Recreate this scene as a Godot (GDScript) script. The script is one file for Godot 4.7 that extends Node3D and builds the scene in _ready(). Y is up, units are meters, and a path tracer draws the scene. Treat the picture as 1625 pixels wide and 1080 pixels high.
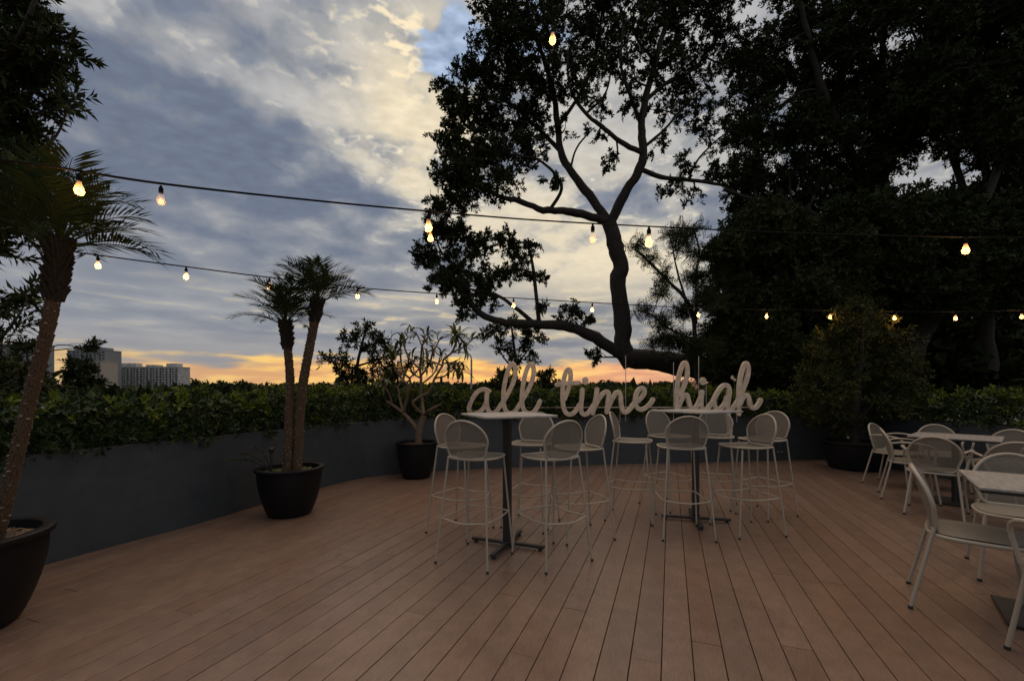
extends Node3D

# ---------------------------------------------------------------- the eye and the survey of the place
const EYE := 1.26          # camera height over the deck
const LENS := 690.0        # focal length in units of the survey sheet (1625 x 1080)
const LEVEL := 620.0       # row of the horizon on the sheet
const MID := 812.5
const WALL_H := 0.81

var M := {}
var taken := {}
var rng := RandomNumberGenerator.new()


# a point of the deck from its bearing and depression; x right, z towards the viewer
func on_deck(u: float, v: float) -> Vector3:
	var far := EYE * LENS / (v - LEVEL)
	return Vector3((u - MID) / LENS * far, 0.0, -far)


# a point at a known distance
func at(u: float, v: float, far: float) -> Vector3:
	return Vector3((u - MID) / LENS * far, EYE - (v - LEVEL) / LENS * far, -far)


# ---------------------------------------------------------------- geometry collector
class Shape:
	var v := PackedVector3Array()
	var n := PackedVector3Array()
	var t := PackedVector2Array()
	var t2 := PackedVector2Array()
	var c := PackedColorArray()
	var ix := PackedInt32Array()
	var tint := Color(1, 1, 1)
	var flat_uv := false

	func put(p: Vector3, nn: Vector3, uv := Vector2.ZERO) -> int:
		v.append(p)
		n.append(nn)
		t.append(uv)
		t2.append(Vector2(p.x, p.z))
		c.append(tint)
		return v.size() - 1

	func tri(a: int, b: int, d: int) -> void:
		var face := (v[d] - v[a]).cross(v[b] - v[a])
		if face.dot(n[a] + n[b] + n[d]) < 0.0:
			ix.append_array(PackedInt32Array([a, d, b]))
		else:
			ix.append_array(PackedInt32Array([a, b, d]))

	func quad(a: int, b: int, d: int, e: int) -> void:
		tri(a, b, d)
		tri(a, d, e)

	func face4(a: Vector3, b: Vector3, d: Vector3, e: Vector3, out_dir: Vector3) -> void:
		var nn := (d - a).cross(b - a)
		if nn.length_squared() < 1e-16:
			nn = (e - a).cross(d - a)
		nn = nn.normalized()
		if nn.dot(out_dir) < 0.0:
			nn = -nn
		quad(put(a, nn, Vector2(0, 0)), put(b, nn, Vector2(1, 0)), put(d, nn, Vector2(1, 1)), put(e, nn, Vector2(0, 1)))

	func face3(a: Vector3, b: Vector3, d: Vector3, out_dir: Vector3) -> void:
		var nn := (d - a).cross(b - a).normalized()
		if nn.dot(out_dir) < 0.0:
			nn = -nn
		tri(put(a, nn), put(b, nn), put(d, nn))

	# box with chamfered edges; size is the full size
	func beam(x: Transform3D, size: Vector3, bevel := 0.0) -> void:
		var h := size * 0.5
		var b := minf(bevel, minf(h.x, minf(h.y, h.z)) * 0.49)
		for axis in 3:
			for s in [-1.0, 1.0]:
				var o := Vector3.ZERO
				o[axis] = s
				var p := (axis + 1) % 3
				var q := (axis + 2) % 3
				var pts := []
				for k in [[-1.0, -1.0], [1.0, -1.0], [1.0, 1.0], [-1.0, 1.0]]:
					var w := Vector3.ZERO
					w[axis] = s * h[axis]
					w[p] = k[0] * (h[p] - b)
					w[q] = k[1] * (h[q] - b)
					pts.append(x * w)
				face4(pts[0], pts[1], pts[2], pts[3], x.basis * o)
		if b <= 0.0:
			return
		for axis in 3:
			var p := (axis + 1) % 3
			var q := (axis + 2) % 3
			for sp in [-1.0, 1.0]:
				for sq in [-1.0, 1.0]:
					var pts := []
					for k in [[-1.0, 0], [1.0, 0], [1.0, 1], [-1.0, 1]]:
						var w := Vector3.ZERO
						w[axis] = k[0] * (h[axis] - b)
						w[p] = sp * (h[p] - (b if k[1] == 1 else 0.0))
						w[q] = sq * (h[q] - (0.0 if k[1] == 1 else b))
						pts.append(x * w)
					var o := Vector3.ZERO
					o[p] = sp
					o[q] = sq
					face4(pts[0], pts[1], pts[2], pts[3], x.basis * o)
		for sx in [-1.0, 1.0]:
			for sy in [-1.0, 1.0]:
				for sz in [-1.0, 1.0]:
					face3(x * Vector3(sx * h.x, sy * (h.y - b), sz * (h.z - b)), x * Vector3(sx * (h.x - b), sy * h.y, sz * (h.z - b)), x * Vector3(sx * (h.x - b), sy * (h.y - b), sz * h.z), x.basis * Vector3(sx, sy, sz))

	# round bar along a path; radii one per point
	func tube(path: PackedVector3Array, radii: PackedFloat32Array, sides := 8, closed := false, caps := true, rough := 0.0, seed_ := 0) -> void:
		var m := path.size()
		if m < 2:
			return
		var first := v.size()
		var up := Vector3.UP
		var d0 := (path[1] - path[0]).normalized()
		if absf(d0.dot(up)) > 0.95:
			up = Vector3.RIGHT
		var side := up.cross(d0).normalized()
		var run := 0.0
		for i in m:
			var d: Vector3
			if closed:
				d = (path[(i + 1) % m] - path[(i - 1 + m) % m]).normalized()
			else:
				d = (path[mini(i + 1, m - 1)] - path[maxi(i - 1, 0)]).normalized()
			side = (side - d * side.dot(d)).normalized()
			var across := d.cross(side)
			if i > 0:
				run += path[i].distance_to(path[i - 1])
			for k in sides:
				var a := TAU * k / sides
				var o := side * cos(a) + across * sin(a)
				var r := radii[mini(i, radii.size() - 1)]
				if rough > 0.0:
					r *= 1.0 + rough * (sin(a * 3.0 + i * 1.7 + seed_) * 0.5 + sin(a * 2.0 - i * 0.9 + seed_ * 2.0) * 0.5)
				put(path[i] + o * r, o, Vector2(float(k) / sides, run))
		var rings := m if closed else m - 1
		for i in rings:
			for k in sides:
				var a := first + i * sides + k
				var b := first + i * sides + (k + 1) % sides
				var e := first + ((i + 1) % m) * sides + k
				var g := first + ((i + 1) % m) * sides + (k + 1) % sides
				quad(a, b, g, e)
		if caps and not closed:
			for end in [0, m - 1]:
				var d := (path[1] - path[0]).normalized() * -1.0 if end == 0 else (path[m - 1] - path[m - 2]).normalized()
				var mid := put(path[end] + d * radii[mini(end, radii.size() - 1)] * 0.25, d)
				var rim := []
				for k in sides:
					rim.append(put(v[first + end * sides + k], d))
				for k in sides:
					tri(mid, rim[k], rim[(k + 1) % sides])

	# solid of revolution about the local y axis; profile of (radius, height)
	func lathe(profile: Array, segs := 32, centre := Vector3.ZERO, wobble := 0.0) -> void:
		var first := v.size()
		var m := profile.size()
		for i in m:
			var p: Vector2 = profile[i]
			var pa: Vector2 = profile[maxi(i - 1, 0)]
			var pb: Vector2 = profile[mini(i + 1, m - 1)]
			var tan_ := (pb - pa).normalized()
			for k in segs + 1:
				var a := TAU * k / segs
				var o := Vector3(cos(a), 0, sin(a))
				var nn := (o * tan_.y + Vector3.UP * -tan_.x).normalized()
				var r := p.x * (1.0 + wobble * sin(a * 5.0 + i))
				put(centre + o * r + Vector3.UP * p.y, nn, Vector2(float(k) / segs * 4.0, p.y * 3.0))
		for i in m - 1:
			for k in segs:
				var a := first + i * (segs + 1) + k
				var b := a + 1
				var e := a + segs + 1
				var g := e + 1
				tri(a, e, b)
				tri(b, e, g)

	# pointed leaf of four faces, folded along its rib
	func leaf(base: Vector3, dir: Vector3, up: Vector3, long: float, wide: float, fold := 0.25, droop := 0.15) -> void:
		var side := dir.cross(up).normalized()
		var nn := side.cross(dir).normalized()
		var mid := base + dir * long * 0.48 - nn * droop * long * 0.25
		var tip := base + dir * long - nn * droop * long
		var l := mid + side * wide * 0.5 + nn * wide * fold
		var r := mid - side * wide * 0.5 + nn * wide * fold
		var nl := (nn - side * fold * 1.6).normalized()
		var nr := (nn + side * fold * 1.6).normalized()
		tri(put(base, nl), put(mid, nl), put(l, nl))
		tri(put(mid, nl), put(tip, nl), put(l, nl))
		tri(put(base, nr), put(mid, nr), put(r, nr))
		tri(put(mid, nr), put(tip, nr), put(r, nr))

	func mesh(uv2 := false, colours := false) -> ArrayMesh:
		var a := []
		a.resize(Mesh.ARRAY_MAX)
		a[Mesh.ARRAY_VERTEX] = v
		a[Mesh.ARRAY_NORMAL] = n
		a[Mesh.ARRAY_TEX_UV] = t
		if uv2:
			a[Mesh.ARRAY_TEX_UV2] = t2
		if colours:
			a[Mesh.ARRAY_COLOR] = c
		a[Mesh.ARRAY_INDEX] = ix
		var m := ArrayMesh.new()
		m.add_surface_from_arrays(Mesh.PRIMITIVE_TRIANGLES, a)
		return m


# ---------------------------------------------------------------- naming and placing
func numbered(called: String) -> String:
	var k: int = taken.get(called, 0)
	taken[called] = k + 1
	return called if k == 0 else "%s_%03d" % [called, k]


func tag(o: Node, label: String, category: String, group := "", kind := "") -> Node:
	if label:
		o.set_meta("label", label)
	if category:
		o.set_meta("category", category)
	if group:
		o.set_meta("group", group)
	if kind:
		o.set_meta("kind", kind)
	return o


func thing(called: String, label: String, category: String, where := Vector3.ZERO, turn := 0.0, group := "") -> Node3D:
	var o := Node3D.new()
	o.name = numbered(called)
	add_child(o)
	o.position = where
	o.rotation.y = turn
	tag(o, label, category, group)
	return o


func part(called: String, m: Mesh, mat: Material, parent: Node, kind := "") -> MeshInstance3D:
	var o := MeshInstance3D.new()
	o.mesh = m
	o.material_override = mat
	o.name = numbered(called) if parent == self else called
	parent.add_child(o, true)
	if kind:
		o.set_meta("kind", kind)
	return o


func build(s: Shape, called: String, mat: Material, parent: Node, kind := "", uv2 := false) -> MeshInstance3D:
	return part(called, s.mesh(uv2), mat, parent, kind)


func scatter(called: String, m: Mesh, mat: Material, where: Array, parent: Node, colours := []) -> MultiMeshInstance3D:
	var mm := MultiMesh.new()
	mm.transform_format = MultiMesh.TRANSFORM_3D
	mm.use_colors = colours.size() > 0
	mm.mesh = m
	mm.instance_count = where.size()
	for i in where.size():
		mm.set_instance_transform(i, where[i])
		if colours.size() > 0:
			mm.set_instance_color(i, colours[i])
	var o := MultiMeshInstance3D.new()
	o.multimesh = mm
	o.material_override = mat
	o.name = numbered(called) if parent == self else called
	parent.add_child(o, true)
	o.set_meta("kind", "stuff")
	return o


func copy(o: Node3D, label := "", group := "") -> Node3D:
	var stem := String(o.name).rstrip("0123456789").trim_suffix("_")
	var c: Node3D = o.duplicate()
	c.name = numbered(stem)
	add_child(c)
	if label:
		c.set_meta("label", label)
	if group:
		c.set_meta("group", group)
	return c


func tone(r: float, g: float, b: float) -> Color:
	return Color(r, g, b).linear_to_srgb()


func matter(r: float, g: float, b: float, rough := 0.7, metal := 0.0) -> StandardMaterial3D:
	var m := StandardMaterial3D.new()
	m.albedo_color = tone(r, g, b)
	m.roughness = rough
	m.metallic = metal
	return m


func grain(freq: float, octaves: int, seed_: int, size := 512, ramp: Gradient = null, kind := FastNoiseLite.TYPE_SIMPLEX_SMOOTH) -> NoiseTexture2D:
	var f := FastNoiseLite.new()
	f.noise_type = kind
	f.seed = seed_
	f.frequency = freq
	f.fractal_octaves = octaves
	var t := NoiseTexture2D.new()
	t.width = size
	t.height = size
	t.seamless = true
	t.noise = f
	if ramp:
		t.color_ramp = ramp
	return t


func ramp2(a: Color, b: Color, lo := 0.0, hi := 1.0) -> Gradient:
	var g := Gradient.new()
	g.offsets = PackedFloat32Array([lo, hi])
	g.colors = PackedColorArray([a, b])
	return g


func smooth_path(p: Array, per := 6) -> PackedVector3Array:
	var out := PackedVector3Array()
	for i in p.size() - 1:
		var a: Vector3 = p[maxi(i - 1, 0)]
		var b: Vector3 = p[i]
		var c: Vector3 = p[i + 1]
		var d: Vector3 = p[mini(i + 2, p.size() - 1)]
		for k in per:
			out.append(b.cubic_interpolate(c, a, d, float(k) / per))
	out.append(p[p.size() - 1])
	return out


func taper(n: int, a: float, b: float) -> PackedFloat32Array:
	var r := PackedFloat32Array()
	for i in n:
		r.append(lerpf(a, b, float(i) / maxf(1.0, n - 1.0)))
	return r


func even(n: int, a: float) -> PackedFloat32Array:
	return taper(n, a, a)


func rnd_dir() -> Vector3:
	var d := Vector3(rng.randfn(), rng.randfn(), rng.randfn())
	return d.normalized() if d.length() > 0.01 else Vector3.UP


func facing(o: Vector2) -> float:   # heading (right, away) to a turn about y for a model that looks along +z
	return atan2(o.x, -o.y)


# ---------------------------------------------------------------- sky
var n_big := FastNoiseLite.new()
var n_det := FastNoiseLite.new()
var n_fine := FastNoiseLite.new()
var n_streak := FastNoiseLite.new()
var sky_rows := []
const SKY_W := 4096
const SKY_H := 2048


func hump(az: float, el: float, ca: float, ce: float, ra: float, re: float) -> float:
	var x := (az - ca) / ra
	var y := (el - ce) / re
	return exp(-x * x - y * y)


func sky_row(r: int) -> void:
	var out := PackedByteArray()
	out.resize(SKY_W * 3)
	var el := 90.0 - (r + 0.5) / SKY_H * 180.0
	var sy := sin(deg_to_rad(el))
	var cy := cos(deg_to_rad(el))
	var reach := 1.0 / (sy + 0.16)
	var k := 0
	while k < SKY_W:
		var az := (k + 0.5) / SKY_W * 360.0
		if az > 180.0:
			az -= 360.0
		# full detail towards the terrace's open side, coarser steps elsewhere
		var step := 1 if absf(az) < 62.0 and el < 52.0 else 4
		var c := sky_tone(az, el, cy, reach)
		var cr := int(clampf(c.x, 0.0, 1.0) * 255.0)
		var cg := int(clampf(c.y, 0.0, 1.0) * 255.0)
		var cb := int(clampf(c.z, 0.0, 1.0) * 255.0)
		for j in step:
			if k + j < SKY_W:
				out[(k + j) * 3] = cr
				out[(k + j) * 3 + 1] = cg
				out[(k + j) * 3 + 2] = cb
		k += step
	sky_rows[r] = out


func sky_tone(az: float, el: float, cy: float, reach: float) -> Vector3:
	var ra := deg_to_rad(az)
	var qx := sin(ra) * cy * reach
	var qz := -cos(ra) * cy * reach
	var big := n_big.get_noise_2d(qx, qz)
	var det := n_det.get_noise_2d(qx, qz)
	var fine := n_fine.get_noise_2d(qx * 0.8 + qz * 0.3, qz * 1.15)
	var calm := lerpf(0.45, 1.0, smoothstep(15.0, 27.0, el))
	var th := 0.45 + 0.34 * big + 0.62 * det * calm + 0.14 * fine * calm
	var sunward := 0.0
	var hole := 0.0
	if absf(az) < 85.0:
		th += 0.36 * hump(az, el, -40.0, 24.5, 11.0, 6.0) + 0.36 * hump(az, el, -29.0, 24.5, 8.0, 4.6) + 0.20 * hump(az, el, -48.0, 20.0, 12.0, 9.0)
		th += 0.34 * hump(az, el, -18.0, 21.5, 7.0, 4.0) + 0.10 * hump(az, el, -24.0, 14.0, 22.0, 4.5)
		th -= 0.10 * hump(az, el, -24.0, 33.0, 13.0, 4.0) + 0.12 * hump(az, el, -40.0, 34.0, 10.0, 3.0) + 0.26 * hump(az, el, -14.0, 38.0, 6.0, 5.0) + 0.24 * hump(az, el, -11.5, 29.0, 4.5, 5.0)
		th -= 0.32 * hump(az, el, 11.0, 15.5, 13.0, 5.5) + 0.10 * hump(az, el, 8.0, 26.0, 16.0, 8.0)
		sunward = clampf(hump(az, el, -11.5, 33.0, 8.5, 9.0) + hump(az, el, 10.0, 16.0, 18.0, 8.0) + 0.42 * hump(az, el, -4.0, 24.0, 24.0, 14.0), 0.0, 1.0)
		hole = 0.75 * hump(az, el, -7.6, 37.5, 4.6, 5.0) + 0.7 * hump(az, el, -1.0, 43.0, 9.0, 6.0)
	hole = smoothstep(0.42, 0.72, hole + 0.9 * det + 0.35 * fine) * smoothstep(0.05, 0.2, hole)
	# thin cloud is pale, thick cloud slate blue; cream where the low sun reaches it
	var thin := smoothstep(0.60, 0.16, th)
	var thick := smoothstep(0.46, 0.88, th)
	var c := Vector3(0.552, 0.565, 0.592)
	var pale := Vector3(0.685, 0.685, 0.69).lerp(Vector3(0.88, 0.825, 0.715), sunward)
	c = c.lerp(pale, thin)
	c = c.lerp(Vector3(0.412, 0.448, 0.518), thick)
	c *= 1.0 + 0.08 * fine * calm
	var edge := (th - 0.47) / 0.060
	var rim := exp(-edge * edge) * clampf(0.22 + 1.7 * fine + 0.8 * det, 0.0, 1.0) * (0.38 + 0.62 * sunward) * smoothstep(7.0, 14.0, el)
	c = c.lerp(Vector3(0.96, 0.90, 0.78), rim * 0.85)
	var puff := smoothstep(0.05, 0.36, fine + 0.5 * det) * hump(az, el, -14.0, 38.0, 7.5, 6.0)
	c = c.lerp(Vector3(0.97, 0.89, 0.74), puff * 0.95)
	c = c.lerp(Vector3(0.59, 0.655, 0.755) + Vector3.ONE * 0.16 * fine, hole)
	if el < 17.0:
		# flat banks of stratus seen edge on
		var s1 := n_streak.get_noise_2d(az * 0.9, el * 7.0)
		var s2 := n_streak.get_noise_2d(az * 2.6 + 90.0, el * 17.0 + 40.0)
		var lift := clampf(s1 * 0.75 + s2 * 0.35 + det * 0.5, -0.4, 0.6)
		var warm := hump(az, el, 6.0, 9.0, 26.0, 8.0)
		var b := Vector3(0.54, 0.556, 0.588) + Vector3(0.12, 0.11, 0.08).lerp(Vector3(0.42, 0.34, 0.17), warm) * lift + Vector3(0.06, 0.03, -0.02) * warm
		b = b.lerp(Vector3(0.59, 0.575, 0.575), smoothstep(8.0, 3.5, el) * 0.7)
		var ray := smoothstep(0.26, 0.5, s2 + 0.4 * s1 + 0.2 * fine) * smoothstep(4.0, 7.0, el) * hump(az, el, -8.0, 9.0, 30.0, 5.0)
		b = b.lerp(Vector3(0.95, 0.83, 0.62), ray * 0.6)
		c = c.lerp(b, 0.88 * smoothstep(17.0, 8.0, el))
		# the afterglow under the clouds
		var along := exp(-pow((az + 6.0) / 58.0, 2.0))
		var top := 3.5 - 0.6 * smoothstep(0.0, 30.0, az) + s1 * 1.3 + s2 * 0.9
		var glow := smoothstep(top + 0.75, top - 0.45, el) * along
		var pink := smoothstep(2.0, 18.0, az)
		var bright := clampf(0.40 + s2 * 1.4 + s1 * 0.5, 0.0, 1.0)
		var o := Vector3(0.86, 0.63, 0.42).lerp(Vector3(0.88, 0.61, 0.46), pink).lerp(Vector3(1.0, 0.80, 0.44).lerp(Vector3(1.0, 0.74, 0.50), pink), bright)
		c = c.lerp(o, glow)
	return c


func make_sky() -> ImageTexture:
	var set_up := [[n_big, 7, 1.1, 3], [n_det, 21, 3.2, 5], [n_fine, 33, 15.0, 4], [n_streak, 5, 0.045, 4]]
	for s in set_up:
		var f: FastNoiseLite = s[0]
		f.noise_type = FastNoiseLite.TYPE_SIMPLEX_SMOOTH
		f.seed = s[1]
		f.frequency = s[2]
		f.fractal_octaves = s[3]
	n_det.domain_warp_enabled = true
	n_det.domain_warp_amplitude = 0.07
	n_det.domain_warp_frequency = 4.0
	n_det.domain_warp_fractal_octaves = 3
	sky_rows.resize(SKY_H)
	var half := SKY_H / 2
	var id := WorkerThreadPool.add_group_task(sky_row, half)
	WorkerThreadPool.wait_for_group_task_completion(id)
	var ground := PackedByteArray()
	ground.resize(SKY_W * 3)
	for k in SKY_W:
		ground[k * 3] = 60
		ground[k * 3 + 1] = 58
		ground[k * 3 + 2] = 54
	var all := PackedByteArray()
	for r in SKY_H:
		all.append_array(sky_rows[r] if r < half else ground)
	sky_rows.clear()
	return ImageTexture.create_from_image(Image.create_from_data(SKY_W, SKY_H, false, Image.FORMAT_RGB8, all))


func _ready() -> void:
	rng.seed = 11
	# camera: level, lens shifted up a little
	var cam := Camera3D.new()
	cam.name = "camera"
	cam.projection = Camera3D.PROJECTION_FRUSTUM
	cam.near = 0.05
	cam.far = 6000.0
	cam.size = 2.0 * 540.0 / LENS * 0.05
	cam.frustum_offset = Vector2(0.0, (LEVEL - 540.0) / LENS * 0.05)
	cam.position = Vector3(0, EYE, 0)
	add_child(cam)
	# sky
	var env := Environment.new()
	env.background_mode = Environment.BG_SKY
	var sky := Sky.new()
	var pan := PanoramaSkyMaterial.new()
	pan.panorama = make_sky()
	sky.sky_material = pan
	env.sky = sky
	env.background_energy_multiplier = 1.0
	env.tonemap_mode = Environment.TONE_MAPPER_LINEAR
	env.tonemap_exposure = 1.14
	env.sdfgi_enabled = true
	env.ssao_enabled = true
	env.ssil_enabled = true
	var we := WorldEnvironment.new()
	we.name = "air"
	we.environment = env
	add_child(we)
	# the light that the cloud deck lets through, high and very soft
	var sun := DirectionalLight3D.new()
	sun.name = "dusk_light"
	sun.light_color = Color(1.0, 0.89, 0.77)
	sun.light_energy = 0.34
	sun.light_angular_distance = 70.0
	sun.shadow_enabled = true
	sun.rotation_degrees = Vector3(-68, 165, 0)
	add_child(sun)
	materials()
	terrain()
	deck()
	planter()
	far_things()
	big_tree()
	grove()
	left_tree()
	hedges()
	bar_sets()
	cafe_sets()
	lettering()
	potted()
	string_lights()


func materials() -> void:
	M.white_metal = matter(0.38, 0.335, 0.265, 0.36)
	M.white_metal.metallic_specular = 0.5
	M.mesh_metal = matter(0.19, 0.165, 0.13, 0.5)
	M.black_metal = matter(0.018, 0.018, 0.018, 0.45)
	M.black_metal.albedo_texture = null
	M.foot = matter(0.02, 0.02, 0.02, 0.8)
	M.slate = matter(0.048, 0.060, 0.070, 0.5)
	var mott := grain(0.012, 4, 3, 512, ramp2(Color(0.90, 0.90, 0.90), Color(1, 1, 1), 0.2, 0.8))
	M.slate.albedo_texture = mott
	M.slate.uv1_triplanar = true
	M.slate.uv1_world_triplanar = true
	M.slate.uv1_scale = Vector3(0.9, 0.9, 0.9)
	M.slate.roughness_texture = grain(0.02, 4, 9, 512, ramp2(Color(0.65, 0.65, 0.65), Color(1, 1, 1), 0.2, 0.8))
	M.coping = matter(0.055, 0.06, 0.064, 0.5)
	M.soil = matter(0.035, 0.026, 0.018, 0.95)
	M.pot = matter(0.008, 0.008, 0.0085, 0.6)
	M.pot.metallic_specular = 0.3
	M.pot.roughness_texture = grain(0.03, 3, 4, 256, ramp2(Color(0.6, 0.6, 0.6), Color(1, 1, 1)))
	M.pot.uv1_triplanar = true
	M.bark = matter(0.045, 0.036, 0.028, 0.9)
	M.bark.albedo_texture = grain(0.03, 4, 17, 512, ramp2(Color(0.5, 0.5, 0.5), Color(1, 1, 1), 0.25, 0.75))
	M.bark.uv1_triplanar = true
	M.bark.uv1_scale = Vector3(1.6, 0.7, 1.6)
	M.palm_bark = matter(0.155, 0.098, 0.052, 0.9)
	M.palm_bark.albedo_texture = grain(0.05, 4, 27, 512, ramp2(Color(0.35, 0.33, 0.3), Color(1, 1, 1), 0.3, 0.7))
	M.palm_bark.uv1_triplanar = true
	M.palm_bark.uv1_scale = Vector3(5, 5, 5)
	M.scar = matter(0.30, 0.25, 0.19, 0.9)
	M.boot = matter(0.026, 0.019, 0.013, 0.95)
	M.frangi_bark = matter(0.22, 0.17, 0.12, 0.75)
	M.frangi_bark.albedo_texture = grain(0.04, 4, 37, 512, ramp2(Color(0.6, 0.57, 0.52), Color(1, 1, 1), 0.3, 0.7))
	M.frangi_bark.uv1_triplanar = true
	M.frangi_bark.uv1_scale = Vector3(4, 4, 4)
	M.leaf = leafy(0.030, 0.042, 0.012, 0.75)
	M.leaf.metallic_specular = 0.25
	M.leaf_dark = leafy(0.026, 0.037, 0.011, 0.75)
	M.leaf_dark.metallic_specular = 0.25
	M.leaf_warm = leafy(0.052, 0.056, 0.016, 0.7)
	M.leaf_warm.metallic_specular = 0.3
	M.hedge = leafy(0.034, 0.058, 0.018, 0.36)
	M.hedge.metallic_specular = 0.4
	M.hedge_young = leafy(0.115, 0.15, 0.014, 0.55)
	M.hedge_young.metallic_specular = 0.3
	M.palm_leaf = leafy(0.036, 0.056, 0.018, 0.65)
	M.palm_leaf.metallic_specular = 0.3
	M.frangi_leaf = leafy(0.06, 0.085, 0.02, 0.5)
	M.letter = matter(0.66, 0.575, 0.455, 0.55)
	M.letter.albedo_texture = grain(0.02, 4, 44, 512, ramp2(Color(0.90, 0.89, 0.88), Color(1, 1, 1), 0.25, 0.75))
	M.letter.uv1_triplanar = true
	M.letter.uv1_scale = Vector3(0.7, 0.7, 0.7)
	M.wire = matter(0.006, 0.006, 0.006, 0.7)
	M.wire.metallic_specular = 0.2
	M.steel = matter(0.45, 0.45, 0.45, 0.4, 0.4)
	M.gap = matter(0.02, 0.016, 0.013, 0.95)


func leafy(r: float, g: float, b: float, rough: float) -> StandardMaterial3D:
	var m := matter(1, 1, 1, rough)
	m.albedo_color = tone(r, g, b)
	m.vertex_color_use_as_albedo = true
	m.backlight_enabled = true
	m.backlight = tone(r * 0.6, g * 0.7, b * 0.4)
	return m


# ---------------------------------------------------------------- ground, deck, planter
func terrain() -> void:
	var s := Shape.new()
	var rings := [0.0, 12.0, 30.0, 60.0, 110.0, 180.0, 280.0, 420.0, 600.0, 800.0, 1000.0, 1300.0]
	var drop := [-1.2, -1.2, -1.6, -3.0, -6.0, -9.0, -12.0, -14.0, -14.0, -14.0, -14.0, -14.0]
	var segs := 48
	for i in rings.size():
		for k in segs:
			var a := TAU * k / segs
			s.put(Vector3(cos(a) * rings[i], drop[i], sin(a) * rings[i]), Vector3.UP, Vector2(cos(a), sin(a)) * rings[i])
	for i in rings.size() - 1:
		for k in segs:
			s.quad(i * segs + k, i * segs + (k + 1) % segs, (i + 1) * segs + (k + 1) % segs, (i + 1) * segs + k)
	var m := matter(0.05, 0.06, 0.03, 0.95)
	m.albedo_texture = grain(0.02, 5, 61, 512, ramp2(Color(0.55, 0.5, 0.45), Color(1, 1, 1), 0.2, 0.8))
	m.uv1_triplanar = true
	m.uv1_world_triplanar = true
	m.uv1_scale = Vector3(0.12, 0.12, 0.12)
	build(s, "ground", m, self).set_meta("kind", "structure")


func rim_path() -> Array:
	# foot of the planter along the deck, from the near left round the back to the near right
	var p := [Vector3(-4.75, 0, 1.6), Vector3(-4.35, 0, 0.2), Vector3(-3.98, 0, -1.2), Vector3(-3.66, 0, -2.35)]
	for q in [[72, 896], [185, 865], [300, 835], [410, 802], [475, 784], [530, 768.5], [569, 759.5], [600, 755], [640, 751], [690, 747.5], [751, 744], [884, 739], [1060, 734.5], [1236, 730.5]]:
		p.append(on_deck(q[0], q[1]))
	p.append(Vector3(6.14, 0, -7.98))
	return p


func right_path() -> Array:
	return [Vector3(6.16, 0, -7.93), Vector3(6.18, 0, -6.9), Vector3(6.30, 0, -5.35), Vector3(6.45, 0, -3.9), Vector3(6.65, 0, -2.2), Vector3(6.9, 0, 0.2), Vector3(7.1, 0, 1.6)]


func deck() -> void:
	var base := Shape.new()
	var out := PackedVector2Array()
	for q in rim_path() + right_path():
		out.append(Vector2(q.x, q.z))
	var grown: Array = Geometry2D.offset_polygon(out, 0.12)
	var area: PackedVector2Array = grown[0]
	var d := Node3D.new()
	d.name = "deck"
	add_child(d)
	tag(d, "brown composite plank deck of the roof terrace", "", "", "structure")
	# bearers under the gaps
	base.beam(Transform3D(Basis(), Vector3(1.2, -0.07, -3.2)), Vector3(14.0, 0.06, 12.0))
	build(base, "under_floor", M.gap, d)
	var along := Vector2(0.3645, -1.0).normalized()
	var across := Vector2(-along.y, along.x)
	var o := on_deck(1049, 1080)
	var t0 := Vector2(o.x, o.z).dot(across)
	var pitch := 0.1385
	var mats := []
	var streak := grain(0.035, 4, 71, 1024, ramp2(Color(0.80, 0.785, 0.775), Color(1, 1, 1), 0.15, 0.85))
	var stain := grain(0.012, 5, 72, 512, ramp2(Color(0.93, 0.925, 0.92), Color(1, 1, 1), 0.2, 0.8))
	var worn := grain(0.02, 4, 73, 512, ramp2(Color(0.72, 0.72, 0.72), Color(1, 1, 1), 0.2, 0.8))
	var tones := [[0.236, 0.154, 0.112], [0.218, 0.147, 0.110], [0.250, 0.168, 0.125], [0.232, 0.147, 0.104], [0.241, 0.160, 0.118], [0.210, 0.137, 0.100]]
	for k in tones.size():
		var m := matter(tones[k][0], tones[k][1], tones[k][2], 0.40)
		m.albedo_texture = streak
		m.uv1_scale = Vector3(0.34, 2.2, 1)
		m.uv1_offset = Vector3(0.17 * k, 0.23 * k, 0)
		m.roughness_texture = worn
		m.heightmap_enabled = true
		m.heightmap_texture = streak
		m.heightmap_scale = 0.02
		m.detail_enabled = true
		m.detail_albedo = stain
		m.detail_blend_mode = BaseMaterial3D.BLEND_MODE_MUL
		m.detail_uv_layer = BaseMaterial3D.DETAIL_UV_2
		m.uv2_scale = Vector3(0.9, 0.9, 1)
		mats.append(m)
	rng.seed = 5
	for i in range(-62, 44):
		var tc := t0 + (i + 0.5) * pitch
		var line := PackedVector2Array([across * tc - along * 3.0, across * tc + along * 14.0])
		var cuts: Array = Geometry2D.intersect_polyline_with_polygon(line, area)
		for cut in cuts:
			var a := (cut[0] as Vector2).dot(along)
			var b := (cut[cut.size() - 1] as Vector2).dot(along)
			if a > b:
				var h := a
				a = b
				b = h
			b += 0.1
			a = maxf(a, -0.9)
			if b - a < 0.1:
				continue
			var cur := a
			var nxt := a + rng.randf_range(1.2, 4.8)
			while cur < b - 0.01:
				var e := minf(nxt, b)
				if b - e < 0.6:
					e = b
				var s := Shape.new()
				plank(s, along, across, tc, cur + 0.0015, e - 0.0015, pitch - 0.0045, rng.randf_range(-0.0006, 0.0006))
				build(s, "plank", mats[rng.randi() % mats.size()], d, "", true)
				cur = e
				nxt = e + 4.8


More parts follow.
